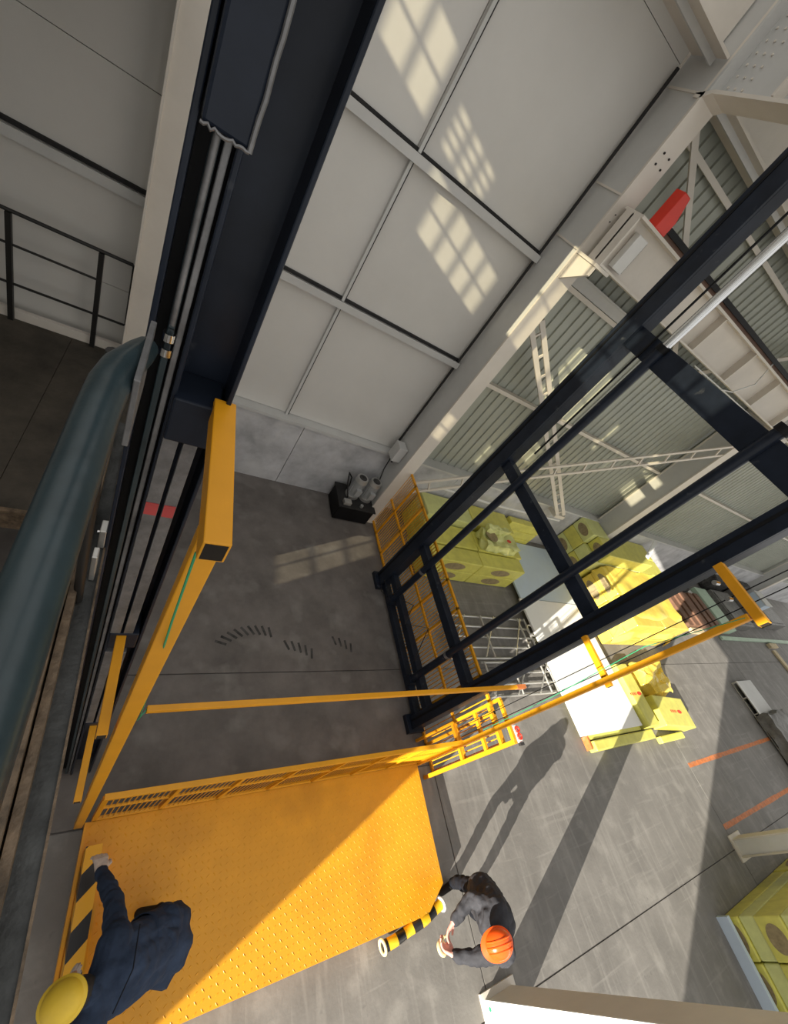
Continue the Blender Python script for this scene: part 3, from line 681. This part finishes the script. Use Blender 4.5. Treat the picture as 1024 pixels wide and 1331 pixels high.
# stack behind the mesh guard, against the wall
GA = 'packs stacked against the wall behind the mesh guard'
lay = ('bottom layer', 'second layer', 'top layer')
for l in range(2):
    for k, (xa, xb) in enumerate(((.93, 1.18), (1.18, 1.435))):
        pack(xa, xb, .72, .79, -.998 + l * .062, -.936 + l * .062, 'front-row yellow-green pack of the wall stack, %s, %s' % (('lower', 'upper')[l], ('nearer the mesh guard', 'beside the blue-grey sheet')[k]), GA, 'y-', 'wrap', ow=.42)
for l in range(2):
    for k, (xa, xb) in enumerate(((.93, 1.18), (1.18, 1.45))):
        pack(xa + .01, xb + .01, .795, .90, -.998 + l * .062, -.936 + l * .062, 'middle-row yellow-green pack of the wall stack, %s, %s' % (('lower', 'upper')[l], ('behind the guard', 'under the torn pack')[k]), GA, 'y-', 'wrap', oval=False)
for l in range(3):
    for k, (xa, xb) in enumerate(((.95, 1.20), (1.20, 1.45), (1.48, 1.72))):
        pack(xa, xb, .91 if k < 2 else .99, 1.03, -.998 + l * .05, -.948 + l * .05, 'back-row pack along the wall, %s, %s' % (lay[l], ('nearest the pump', 'in the middle', 'next to the dark cross beam')[k]), GA, 'y-', 'wrap2' if l == 2 and k == 0 else 'wrap', oval=False)
# torn, half-open pack lying on top
t = thing('torn_pack', P(1.30, .86, -.872), 'half-open crumpled pack with torn wrapping lying on the wall stack', 'insulation pack')
def crumple(mb, amp, sc, seed=0):
    for v in mb.v: 
        nv = noise.noise_vector(v * sc + Vector((seed, seed, seed))); v += Vector(nv) * amp
    return mb
def gridbox(a, b_, n):
    bm = bmesh.new(); bmesh.ops.create_cube(bm, size=1); bmesh.ops.subdivide_edges(bm, edges=bm.edges, cuts=n, use_grid_fill=True)
    a, b_ = Vector(a), Vector(b_); mb = MB(); bm.verts.index_update()
    mb.v = [Vector(((v.co.x + .5) * (b_.x - a.x) + a.x, (v.co.y + .5) * (b_.y - a.y) + a.y, (v.co.z + .5) * (b_.z - a.z) + a.z)) for v in bm.verts]
    mb.f = [[v.index for v in f.verts] for f in bm.faces]; bm.free(); return mb
obj('torn_wrap', crumple(gridbox(P(1.21, .80, -.874), P(1.40, .89, -.832), 12), .075, 6), 'wrap2', t)
obj('folded_flap', crumple(gridbox(P(1.22, .86, -.85), P(1.34, .885, -.80), 8), .08, 8, 4), 'wrap2', t)
n = 24
obj('open_end', MB().prism([P(1.245 + .030 * math.cos(2 * math.pi * k / n), .845 + .030 * math.sin(2 * math.pi * k / n), -.826) for k in range(n)], (0, 0, .012)), 'wool', t)
obj('printed_mark', MB().prism([P(1.345 + .012 * math.cos(2 * math.pi * k / n), .835 + .008 * math.sin(2 * math.pi * k / n), -.826) for k in range(n)], (0, 0, .006)), 'redprint', t)
# tall stack with oval ends by the second column
GB = 'tall pack stack left of the lit pile'
for l in range(4):
    for k in range(2):
        ya = .80 + k * .12; xo = (.03 if l == 3 and k == 0 else 0)
        pack(1.93 + xo, (2.36 if k == 0 else 2.08) + xo, ya, ya + .119, -.998 + l * .067, -.931 + l * .067, 'tall stack pack, %s, %s side' % (('bottom course', 'second course', 'third course', 'top course')[l], ('lift', 'wall')[k]), GB, 'x', 'wrap' if (l + k) % 2 else 'wrap2', oval=not (l == 2))
for l in range(3):
    for k in range(2):
        ya = .80 + k * .12
        pack(2.37 if k == 0 else 2.16, 2.68, ya, ya + .119, -.998 + l * .067, -.931 + l * .067, 'pack behind the tall stack, %s course, %s side' % (('bottom', 'second', 'third')[l], ('lift', 'wall')[k]), GB, 'x', 'wrap', oval=False)
# sunlit pile
GC = 'sunlit yellow packs beside the white boards'
for l in range(3):
    for k in range(2):
        ya = .47 + k * .16
        for q in range(2):
            xa = 1.97 + q * .27
            pack(xa, xa + .268, ya, ya + .158, -.998 + l * .066, -.932 + l * .066, 'sunlit pile pack, %s layer, %s row, %s end' % (('bottom', 'middle', 'top')[l], ('front', 'rear')[k], ('near', 'far')[q]), GC, 'x', 'film', oval=(q == 0 and l > 0 and k == 1))
mb = MB()
for k in range(22):
    for j in range(14):
        u, v = k / 21, j / 13
        zz = -.793 + .012 * noise.noise(Vector((u * 5, v * 4, 2)))
        xx, yy = 1.962 + .57 * u, .456 + .335 * v
        if v < .16: zz -= (.16 - v) * .55 + .01; yy += (.16 - v) * .12 * 0
        if u < .10: zz -= (.10 - u) * .6
        if u > .92: zz -= (u - .92) * 1.1
        mb.v.append(P(xx, yy + .012 * noise.noise(Vector((u * 6, v * 6, 9))), zz))
mb.f = [(k * 14 + j, (k + 1) * 14 + j, (k + 1) * 14 + j + 1, k * 14 + j + 1) for k in range(21) for j in range(13)]
tag(obj('cover_film', mb, 'film', smooth=True), 'wrinkled yellow plastic film spread over the sunlit pile', 'plastic film')
# white and blue-grey boards lying on low packs
tag(obj('flat_board', MB().box(1.47, 1.885, .66, .985, -.978, -.970), 'sheet', bevel=.003), 'blue-grey flat board in the shade left of the cross beam', 'board')
tag(obj('flat_board', MB().box(1.455, 1.885, .115, .655, -.9745, -.9665), 'whiteboard', bevel=.003), 'glaring white flat board lying in full sun', 'board')
for k, (xa, xb, ya, yc) in enumerate(((1.50, 1.88, .10, .37), (1.50, 1.88, .375, .655), (1.50, 1.87, .67, .985))):
    pack(xa, xb, ya, yc, -.998, -.9785 if k == 2 else -.9752, 'flat yellow pack under the %s' % ('glaring white board, near end with orange edge', 'glaring white board, far end', 'blue-grey board')[k], 'flat packs under the boards', 'y-', 'wrap', oval=False)
tag(obj('orange_strip', MB().box(1.492, 1.500, .072, .115, -.998, -.974), 'orange_tape'), 'orange edge strip at the near corner of the white board', 'strip')
pack(1.505, 1.94, .062, .098, -.998, -.965, 'narrow yellow pack poking out under the near end of the white board', 'loose packs by the white board', 'y-', 'wrap', oval=False)
pack(1.892, 1.985, .10, .36, -.998, -.945, 'long yellow pack with red print lying along the white board', 'loose packs by the white board', 'y-', 'wrap', oval=False, logo=True)
pack(2.02, 2.27, .078, .205, -.998, -.935, 'loose pack with a red oval print, nearest the shaded floor', 'loose packs by the white board', 'y-', 'wrap', oval=False, logo=True, rot=-.12)
pack(1.99, 2.20, .02 + .02, .068, -.998, -.975, 'thin slab of yellow wrap on the floor in front of the loose pack', 'loose packs by the white board', 'y-', 'wrap', oval=False)
tag(obj('crumpled_film', crumple(gridbox(P(2.06, .225, -.99), P(2.25, .36, -.93), 12), .10, 5, 3), 'film'), 'crumpled yellow wrapping heap behind the loose pack', 'plastic film')

# ------------------------------------------------------------------ aluminium ladder frames on the floor
for q, (x0, x1, ya, yc, z, lb) in enumerate(((.97, 1.44, .40, .56, -.985, 'aluminium scaffold frame lying flat left of the white board'), (1.10, 1.46, .27, .385, -.985, 'shorter aluminium frame nearer the bright guard post'))):
    t = thing('scaffold_frame', P((x0 + x1) / 2, (ya + yc) / 2, -1), lb, 'scaffold frame', 'aluminium frames lying on the floor')
    nt_ = 5 if q == 0 else 4
    for k in range(nt_):
        y = ya + (yc - ya) * k / (nt_ - 1); obj('long_tube', MB().tube(P(x0, y, z), P(x1, y, z), .024, 10), 'alu', t, smooth=True)
    for x in (x0 + .01, (x0 + x1) / 2 - .03, x1 - .05, x1 - .01): obj('cross_tube', MB().tube(P(x, ya, z + .009), P(x, yc, z + .009), .022, 10), 'alu', t, smooth=True)
    for k in range(3):
        xa = x0 + (x1 - x0) * k / 3; obj('diagonal_tube', MB().tube(P(xa, ya, z + .012), P(xa + .12, yc, z + .012), .013, 8), 'alu', t, smooth=True)
    obj('end_loop', ring(P(x1 + .004, (ya + yc) / 2 + .03, z + .012), .13, .02), 'alu', t, smooth=True)

# ------------------------------------------------------------------ free standing columns at the right
def hcol(x0, x1, ya, yc, label):
    c = thing('hall_column', P((x0 + x1) / 2, (ya + yc) / 2, -1), label, 'column', 'white hall columns')
    obj('front_flange', MB().box(x0, x1, yc - .005, yc, -1, 1.0), 'steel_white', c)
    obj('rear_flange', MB().box(x0, x1, ya, ya + .005, -1, 1.0), 'steel_white', c)
    obj('web', MB().box(x0 + .012, x0 + .018, ya + .005, yc - .005, -1, 1.0), 'white', c)
    obj('base_plate', MB().box(x0 - .012, x1 + .012, ya - .012, yc + .012, -1, -.995), 'steel_white', c)
    return c
cc = hcol(.79, .866, -.355, -.303, 'bright white column at the bottom edge beside the orange helmet')
obj('closing_plate', MB().box(.787, .791, -.357, -.301, -.995, 1.0), 'white', cc)
obj('green_mark', MB().tube(P(.7868, -.313, -.985), P(.7860, -.313, -.985), .02, 12), 'green', cc)
hcol(2.135, 2.21, -.356, -.300, 'white column in the shade above the green packs at the right edge')

# ------------------------------------------------------------------ green pack stack at the lower right
GD = 'green packs at the lower right edge'
tag(obj('edge_board', MB().box(1.770, 1.785, -.86, -.425, -1, -.965), 'sheet', bevel=.003), 'blue-grey board standing along the foot of the right green stack', 'board')
for l, (za, zb, ov) in enumerate(((-.998, -.950, True), (-.950, -.905, False), (-.905, -.830, True), (-.830, -.775, False), (-.775, -.70, True))):
    for k in range(4):
        ya = -.43 - (k + 1) * .103 + (.05 if not ov else 0) * 0
        pack(1.797 + (.006 if l % 2 else 0), 2.30, ya, ya + .102, za, zb, 'right green stack pack, %s course, %s' % (('lowest', 'second', 'third', 'fourth', 'top')[l], ('at the corner nearest the white column', 'second from the column', 'third from the column', 'farthest from the column')[k]), GD, 'x', 'wrap2' if not ov else 'wrap', oval=ov)
for l in range(2):
    pack(2.31, 2.62, -.55, -.43, -.998 + l * .09, -.908 + l * .09, 'pack end behind the white column, %s' % ('lower', 'upper')[l], GD, 'y+', 'wrap', oval=True)

# ------------------------------------------------------------------ long grey profile bundle with tarp
t = thing('steel_profile', P(3.33, .03, -1), 'long grey steel profile lying on the shaded floor at the right edge', 'steel profile')
obj('top_plate', MB().box(3.215, 3.44, -.5, .25, -.975, -.970), 'steel_grey', t)
sp = MB().box(3.195, 3.215, -.5, .25, -.999, -.994)
for k in range(9): sp.box(3.197, 3.213, .243 - k * .088, .249 - k * .088, -.994, -.972)
sp.box(3.195, 3.215, -.5, .25, -.974, -.968)
obj('lipped_side', sp, 'alu', t)
obj('far_side', MB().box(3.436, 3.444, -.5, .25, -.999, -.972), 'steel_grey', t)
tag(obj('tarpaulin', crumple(gridbox(P(3.17, -.55, -.985), P(3.47, .06, -.925), 18), .10, 3.6, 2), 'tarp', smooth=True), 'crumpled dark grey tarpaulin draped over the grey steel profile', 'tarpaulin')

# ------------------------------------------------------------------ clutter along the wall at the right
for k in range(6):
    x = 3.05 + k * .085
    tag(obj('timber_board', MB().box(x, x + .07, .60, .86, -.997, -.955 + .006 * (k % 3)), 'brown', bevel=.004), 'brown board in the row beside the yellow pile, %s' % ('first from the pile', 'second from the pile', 'third from the pile', 'fourth from the pile', 'fifth from the pile', 'last, next to the mint sheet')[k], 'board', 'brown boards standing in a row')
tag(obj('mint_sheet', MB().box(3.58, 3.78, .58, .92, -.997, -.94), 'mint', bevel=.004), 'pale mint green sheet stack beside the brown boards', 'sheet')
for k, (x, y, wx, wy, h) in enumerate(((3.85, .62, .36, .3, .07), (4.28, .66, .34, .30, .10), (4.70, .66, .4, .27, .08))):
    tag(obj('crate', MB().box(x, x + wx, y, y + wy, -.997, -.997 + h).box(x + .02, x + wx - .02, y + .02, y + wy - .02, -.997 + h, -.99 + h), 'tarp', bevel=.01), 'low dark crate on the far floor, %s' % ('beside the mint sheet', 'between the other dark crates', 'rightmost')[k], 'crate', 'dark crates at the far right')
scrap = (('clutter', 'black'), ('white', 'white'), ('raw', 'steel-grey'), ('brown', 'brown'), ('white', 'white'), ('matte', 'black'), ('wood', 'pale'), ('clutter', 'black'), ('steel_grey', 'light grey'))
for k, (mt, cn) in enumerate(scrap):
    x = 2.76 + k * .085
    tag(obj('scrap_piece', crumple(gridbox(P(x, .885 - .012 * (k % 3), -.996), P(x + .07, .935, -.955 + .008 * (k % 4)), 3), .05, 9, k), mt), '%s piece of scrap behind the brown boards, %s from the yellow pile' % (cn, ('first', 'second', 'third', 'fourth', 'fifth', 'sixth', 'seventh', 'eighth', 'ninth')[k]), 'scrap', 'scrap row by the far wall')
tag(obj('heap_sheet', crumple(gridbox(P(3.95, .97, -.997), P(4.7, 1.03, -.86), 10), .08, 4, 8), 'clutter'), 'black sheeting heaped against the far plinth', 'sheeting')
t = thing('equipment_box', P(4.35, .88, -.89), 'small blue-grey metal box standing on a dark crate', 'box')
obj('case', MB().box(4.36, 4.50, .75, .88, -.889, -.80), 'sheet', t, bevel=.01)
obj('lid', MB().box(4.355, 4.505, .745, .885, -.80, -.792), 'steel_grey', t)
tag(obj('leaning_offcut', MB().bar(P(2.60, .93, -.7945), P(2.70, 1.02, -.73), .14, .02), 'white', bevel=.003), 'white offcut leaning on the wall behind the tall stack', 'board')
tag(obj('timber_batten', MB().box(3.55, 5.2, .53, .555, -.998, -.985), 'mint'), 'long pale green batten lying in front of the dark crates', 'batten')
for k, (x, y) in enumerate(((3.10, .56), (4.45, .48))):
    tag(obj('timber_block', MB().box(x, x + .18, y, y + .035, -.998, -.975), 'wood', bevel=.004), ('pale timber block at the foot of the brown boards', 'pale timber block in front of the crates')[k], 'timber')
tag(obj('timber_plank', MB().box(4.46, 4.53, -.1, .46, -.998, -.985), 'wood', bevel=.004), 'pale plank lying towards the viewer at the right edge', 'plank')
tag(obj('wall_conduit', MB().path([P(.90, 1.0, -.83), P(1.0, .99, -.775), P(1.3, 1.0, -.79), P(1.75, 1.0, -.77)], .03, 8), 'white', smooth=True), 'bent white pipe lying on the plinth behind the packs', 'pipe')

# ------------------------------------------------------------------ hazard striped tube at the platform corner
t = thing('striped_tube', (3.6, -.85, .06), 'short black and yellow striped tube hanging at the platform front corner', 'tube')
a, b_ = Vector((3.17, -.92, .13)), Vector((4.02, -.79, .15))
obj('sleeve', MB().path([a.lerp(b_, k / 12) + Vector((0, -.02 * math.sin(k / 12 * math.pi), .02 * math.sin(k))) for k in range(13)], .055, 14), 'hazard2', t, smooth=True)
obj('end_ring', ring(a - (b_ - a) * .01, .060, .016, (b_ - a)), 'buff', t, smooth=True)
obj('end_ring', ring(b_ + (b_ - a) * .01, .060, .016, (b_ - a)), 'white', t, smooth=True)

# ------------------------------------------------------------------ people
def capsule(mb, p, q, r1, r2, n=14):
    p, q = Vector(p), Vector(q); d = (q - p); L = d.length; d = d.normalized() if L > 1e-6 else Vector((0, 0, 1)); pts = []; rs = []
    for k in range(5): a = math.pi / 2 * (1 - k / 4); pts.append(p - d * r1 * math.sin(a)); rs.append(max(1e-4, r1 * math.cos(a)))
    for k in range(5): a = math.pi / 2 * k / 4; pts.append(q + d * r2 * math.sin(a)); rs.append(max(1e-4, r2 * math.cos(a)))
    # keep monotone rings
    up = Vector((0, 0, 1)) if abs(d.z) < .9 else Vector((0, 1, 0)); a_ = d.cross(up).normalized(); b2 = a_.cross(d); vs_ = []
    for c, r in zip(pts, rs): vs_ += [c + (a_ * math.cos(2 * math.pi * k / n) + b2 * math.sin(2 * math.pi * k / n)) * r for k in range(n)]
    fs = [(i * n + k, i * n + (k + 1) % n, (i + 1) * n + (k + 1) % n, (i + 1) * n + k) for i in range(len(pts) - 1) for k in range(n)]
    fs += [tuple(reversed(range(n))), tuple(range((len(pts) - 1) * n, len(pts) * n))]
    mb.add(vs_, fs)
def person(origin, label, J, mats, fold, helmet, face, up, hands, ridges=True, hs=1.0, bulk=1.0):
    t = thing('person', origin, label, 'person')
    segs = []          # (p, q, r1, r2, material index)
    def sg(a, b_, r1, r2, mi): segs.append((Vector(J[a]) if isinstance(a, str) else Vector(a), Vector(J[b_]) if isinstance(b_, str) else Vector(b_), r1, r2, mi))
    # 0 jacket 1 trousers 2 skin 3 boots 4 gloves 5 hair
    hip = (Vector(J['hipL']) + Vector(J['hipR'])) / 2; sh = (Vector(J['shL']) + Vector(J['shR'])) / 2
    J['pelvis'] = hip; J['chest'] = sh.lerp(hip, .25); J['belly'] = sh.lerp(hip, .65)
    sg('hipL', 'hipR', .128, .128, 0)
    sg('hipL', 'kneeL', .098, .068, 1); sg('hipR', 'kneeR', .098, .068, 1)
    sg('kneeL', 'footL', .068, .050, 1); sg('kneeR', 'footR', .068, .050, 1)
    for s_ in 'LR':
        f = Vector(J['foot' + s_]); fd = Vector(J['toe' + s_]); sg(f, fd, .048, .042, 3)
    sg('belly', 'pelvis', .155, .160, 0); sg('chest', 'belly', .165, .155, 0)
    lat = (Vector(J['shL']) - Vector(J['shR'])).normalized()
    for off in (-.09, .09): sg(Vector(J['chest']) + lat * off, Vector(J['pelvis']) + lat * off * .8, .125, .125, 0)
    sg('shL', 'shR', .095, .095, 0)
    for s_ in 'LR':
        sg('sh' + s_, 'elb' + s_, .078, .060, 0); sg('elb' + s_, 'wr' + s_, .058, .046, 0)
    sg(sh, 'neck', .075, .062, 0); sg('neck', 'head', .058, .055, 2)
    face = Vector(face).normalized(); up = Vector(up).normalized(); side = face.cross(up).normalized()
    H = Vector(J['head'])
    sg(H + up * .02 - face * .015, H + up * .05 - face * .015, .094, .090, 2); sg(H + face * .02 - up * .05, H + face * .045 - up * .085, .068, .05, 2)
    sg(H + face * .085, H + face * .112 - up * .02, .013, .016, 2)                       # nose
    for s_ in (-1, 1): sg(H + side * s_ * .09 - up * .005, H + side * s_ * .095 - up * .035, .018, .014, 2)   # ears
    sg(H - face * .05 - up * .03, H - face * .055 + up * .02, .075, .075, 5)
    # hands: palm, four curled fingers, a thumb from the side
    for s_ in 'LR':
        wr = Vector(J['wr' + s_]); fwd, nrm, curl = hands[s_]; fwd = Vector(fwd).normalized(); nrm = Vector(nrm); nrm = (nrm - fwd * nrm.dot(fwd)).normalized(); ac = fwd.cross(nrm).normalized(); hz = 1.28
        sgn = 1 if s_ == 'L' else -1
        def hs_(a, b_, r1, r2): sg(wr + (a - wr) * hz, wr + (b_ - wr) * hz, r1 * hz, r2 * hz, 4)
        for q in (-.026, -.009, .009, .026): hs_(wr + ac * q * .7 + fwd * .01, wr + ac * q + fwd * .085, .017, .0125)
        for q, ln in ((-.033, .062), (-.011, .078), (.011, .084), (.033, .074)):
            p0 = wr + ac * q + fwd * .086; p1 = p0 + (fwd * math.cos(curl * .5) + nrm * math.sin(curl * .5)) * ln * .45
            p2 = p1 + (fwd * math.cos(curl * 1.2) + nrm * math.sin(curl * 1.2)) * ln * .33; p3 = p2 + (fwd * math.cos(curl * 1.8) + nrm * math.sin(curl * 1.8)) * ln * .25
            hs_(p0, p1, .0098, .0092); hs_(p1, p2, .0092, .0086); hs_(p2, p3, .0086, .0078)
        th = ac * sgn
        p0 = wr + fwd * .035 + th * .024; p1 = p0 + (fwd * .6 + th * .7 + nrm * .3).normalized() * .04; p2 = p1 + (fwd * .9 + th * .15 + nrm * .5).normalized() * .032
        hs_(p0, p1, .0125, .011); hs_(p1, p2, .011, .009)
    mb = MB()
    segs = [(p, q, r1 * bulk, r2 * bulk, mi) if mi == 0 else (p, q, r1, r2, mi) for p, q, r1, r2, mi in segs]
    for p, q, r1, r2, mi in segs: capsule(mb, p, q, r1, r2)
    tmp = bpy.data.meshes.new('tmp'); tmp.from_pydata([v - Vector(origin) for v in mb.v], [], mb.f)
    to = bpy.data.objects.new('tmp', tmp); C.objects.link(to)
    rm = to.modifiers.new('r', 'REMESH'); rm.mode = 'VOXEL'; rm.voxel_size = .0075
    sm = to.modifiers.new('s', 'SMOOTH'); sm.factor = .5; sm.iterations = 2
    dg = bpy.context.evaluated_depsgraph_get(); me = bpy.data.meshes.new_from_object(to.evaluated_get(dg))
    bpy.data.objects.remove(to); bpy.data.meshes.remove(tmp); me.name = 'body'
    me.materials.clear()
    for k in mats: me.materials.append(M[k])
    # cloth folds by vertex, materials by nearest limb
    org = Vector(origin); S2 = [(p - org, q - org, r1, r2, mi) for p, q, r1, r2, mi in segs]; vm = []
    for v in me.vertices:
        best = 9; bi = 0
        for p, q, r1, r2, mi in S2:
            d = q - p; L2 = d.length_squared; tt = max(0, min(1, (v.co - p).dot(d) / L2)) if L2 > 0 else 0
            e = (v.co - (p + d * tt)).length - (r1 + (r2 - r1) * tt)
            if e < best: best = e; bi = mi
        vm.append(bi)
    nr = [v.normal.copy() for v in me.vertices]
    for v, bi, n_ in zip(me.vertices, vm, nr):
        if bi in (0, 1):
            c = v.co * fold; v.co += n_ * (.016 * abs(noise.noise(Vector((c.x * 1.0, c.y * 1.6, c.z * 2.4)))) + .010 * noise.noise(c * 2.3) - .002)
    for p in me.polygons:
        p.material_index = max(set(c := [vm[i] for i in p.vertices]), key=c.count); p.use_smooth = True
    bo_ = bpy.data.objects.new('body', me); C.objects.link(bo_); bo_.parent = t; ORG[bo_.name] = Vector(origin)
    # face details
    for s_ in (-1, 1):
        obj('eye', MB().ball(H + face * .083 + side * s_ * .032 + up * .012, .012, 10, 6), 'white', t, smooth=True)
        obj('eyebrow', MB().path([H + face * .090 + side * s_ * .018 + up * .034, H + face * .088 + side * s_ * .045 + up * .034], .005, 6), 'hair', t)
    obj('mouth', MB().path([H + face * .098 - side * .022 - up * .058, H + face * .104 - up * .060, H + face * .098 + side * .022 - up * .058], .005, 6), 'collar_red', t)
    # helmet
    rot = Matrix((side, face, up)).transposed()
    hc = H + up * .062 - face * .005
    hm = MB().ball(hc, (.128 * hs, .150 * hs, .115 * hs), 32, 12, zmin=0.0, rot=rot)
    ho = obj('helmet', hm, helmet, t, smooth=True)
    br = MB(); n = 32; vs_ = []
    for k in range(n):
        a = 2 * math.pi * k / n; ex = 1.0 + .12 + (.22 * max(0, math.sin(a)) ** 2)
        for rr_, zz in ((.97, .004), (ex, -.010), (ex, -.016), (.97, -.006)):
            vs_.append(hc + rot @ Vector((.128 * hs * rr_ * math.cos(a), .150 * hs * rr_ * math.sin(a), zz)))
    br.add(vs_, [(k * 4 + j, ((k + 1) % n) * 4 + j, ((k + 1) % n) * 4 + (j + 1) % 4, k * 4 + (j + 1) % 4) for k in range(n) for j in range(4)])
    obj('brim', br, helmet, ho, smooth=True)
    for s_ in ((-.045, 0, .045) if ridges else ()):
        pts = [];
        for k in range(15):
            a = math.radians(20 + 140 * k / 14); xx = s_; k2 = math.sqrt(max(0, 1 - (xx / .128) ** 2)); pts.append(hc + rot @ Vector((xx * hs, .151 * hs * k2 * math.cos(a), .116 * hs * k2 * math.sin(a))))
        obj('ridge', MB().path(pts, .008, 8), helmet, ho, smooth=True)
    return t

# worker in the orange helmet, bending forward on the open floor
J1 = dict(hipL=(4.10, -.86, .88), hipR=(4.06, -.70, .90), kneeL=(4.26, -.93, .47), kneeR=(4.10, -.62, .48), footL=(4.50, -.90, .09), footR=(4.32, -.66, .09), toeL=(4.33, -.95, .05), toeR=(4.14, -.70, .05),
          shL=(3.85, -1.12, 1.24), shR=(3.93, -.84, 1.22), elbL=(3.70, -1.13, .97), elbR=(3.82, -.72, .98), wrL=(3.56, -1.08, .86), wrR=(3.66, -.84, .84), neck=(3.78, -1.03, 1.30), head=(3.68, -1.02, 1.36))
w1 = person((4.1, -.85, 0), 'worker in orange helmet and charcoal jacket bending on the sunlit floor', J1,
       ['jacket_grey', 'trouser', 'skin', 'boot', 'glove_pink', 'hair'], 7, 'helm_orange', (-.85, .0, -.45), (-.45, 0, .85),
       {'L': ((-.5, .5, -.5), (0, .6, .3), .7), 'R': ((-.6, -.5, -.4), (0, -.6, .2), .7)}, hs=.86, bulk=1.17)
t = thing('tape_roll', (3.45, -.98, .76), 'cream tape roll held in the orange-helmet worker\'s hands', 'tape roll')
obj('roll', ring((3.46, -1.0, .78), .05, .018, (.3, .2, 1)), 'buff', t, smooth=True)
obj('loose_strip', MB().path([(3.46, -.96, .79), (3.50, -.93, .80), (3.56, -.93, .80)], .012, 6), 'buff', t)

# worker in the yellow helmet, leaning over the toe board
J2 = dict(hipL=(.78, -.34, 1.06), hipR=(.82, -.16, 1.08), kneeL=(.82, -.38, .66), kneeR=(.86, -.10, .66), footL=(.86, -.42, .29), footR=(.90, -.08, .29), toeL=(.72, -.42, .25), toeR=(.76, -.06, .25),
          shL=(.40, -.48, 1.42), shR=(.48, -.14, 1.38), elbL=(.34, -.54, 1.16), elbR=(.46, .06, 1.15), wrL=(.33, -.38, .98), wrR=(.375, .25, .90), neck=(.36, -.34, 1.48), head=(.27, -.33, 1.47))
w2 = person((.8, -.25, .197), 'worker in yellow helmet and navy jacket leaning over the platform edge', J2,
       ['jacket_navy', 'trouser', 'skin', 'boot', 'glove', 'hair'], 6, 'helm_yellow', (-.8, -.1, -.6), (-.55, -.05, .8),
       {'L': ((-.2, .6, -.7), (0, .5, -.5), .6), 'R': ((-.15, .8, -.5), (-.2, 0, -1), .7)}, ridges=False, hs=.76)
# flaring hem of the navy jacket
hemc = Vector((.72, -.24, 1.12)); ax = (Vector((.86, -.26, .98)) - hemc).normalized(); u = ax.cross(Vector((0, 1, 0))).normalized(); v_ = ax.cross(u)
hb = MB(); n = 36
for i in range(8):
    s_ = i / 7
    for k in range(n):
        a = 2 * math.pi * k / n; r = .170 + .045 * s_ + .012 * s_ * math.sin(a * 5) + .012 * s_ * math.sin(a * 9 + 1)
        hb.v.append(hemc - ax * .12 + ax * .34 * s_ + (u * math.cos(a) * .9 + v_ * math.sin(a) * 1.05) * r)
hb.f = [(i * n + k, i * n + (k + 1) % n, (i + 1) * n + (k + 1) % n, (i + 1) * n + k) for i in range(7) for k in range(n)]
o = obj('jacket_hem', hb, 'jacket_navy', w2, smooth=True); sd = o.modifiers.new('s', 'SOLIDIFY'); sd.thickness = .006
o = obj('back_seam', MB().path([(.60, -.10, 1.46), (.58, -.30, 1.53), (.50, -.46, 1.53)], .004, 6), 'trouser', w2)
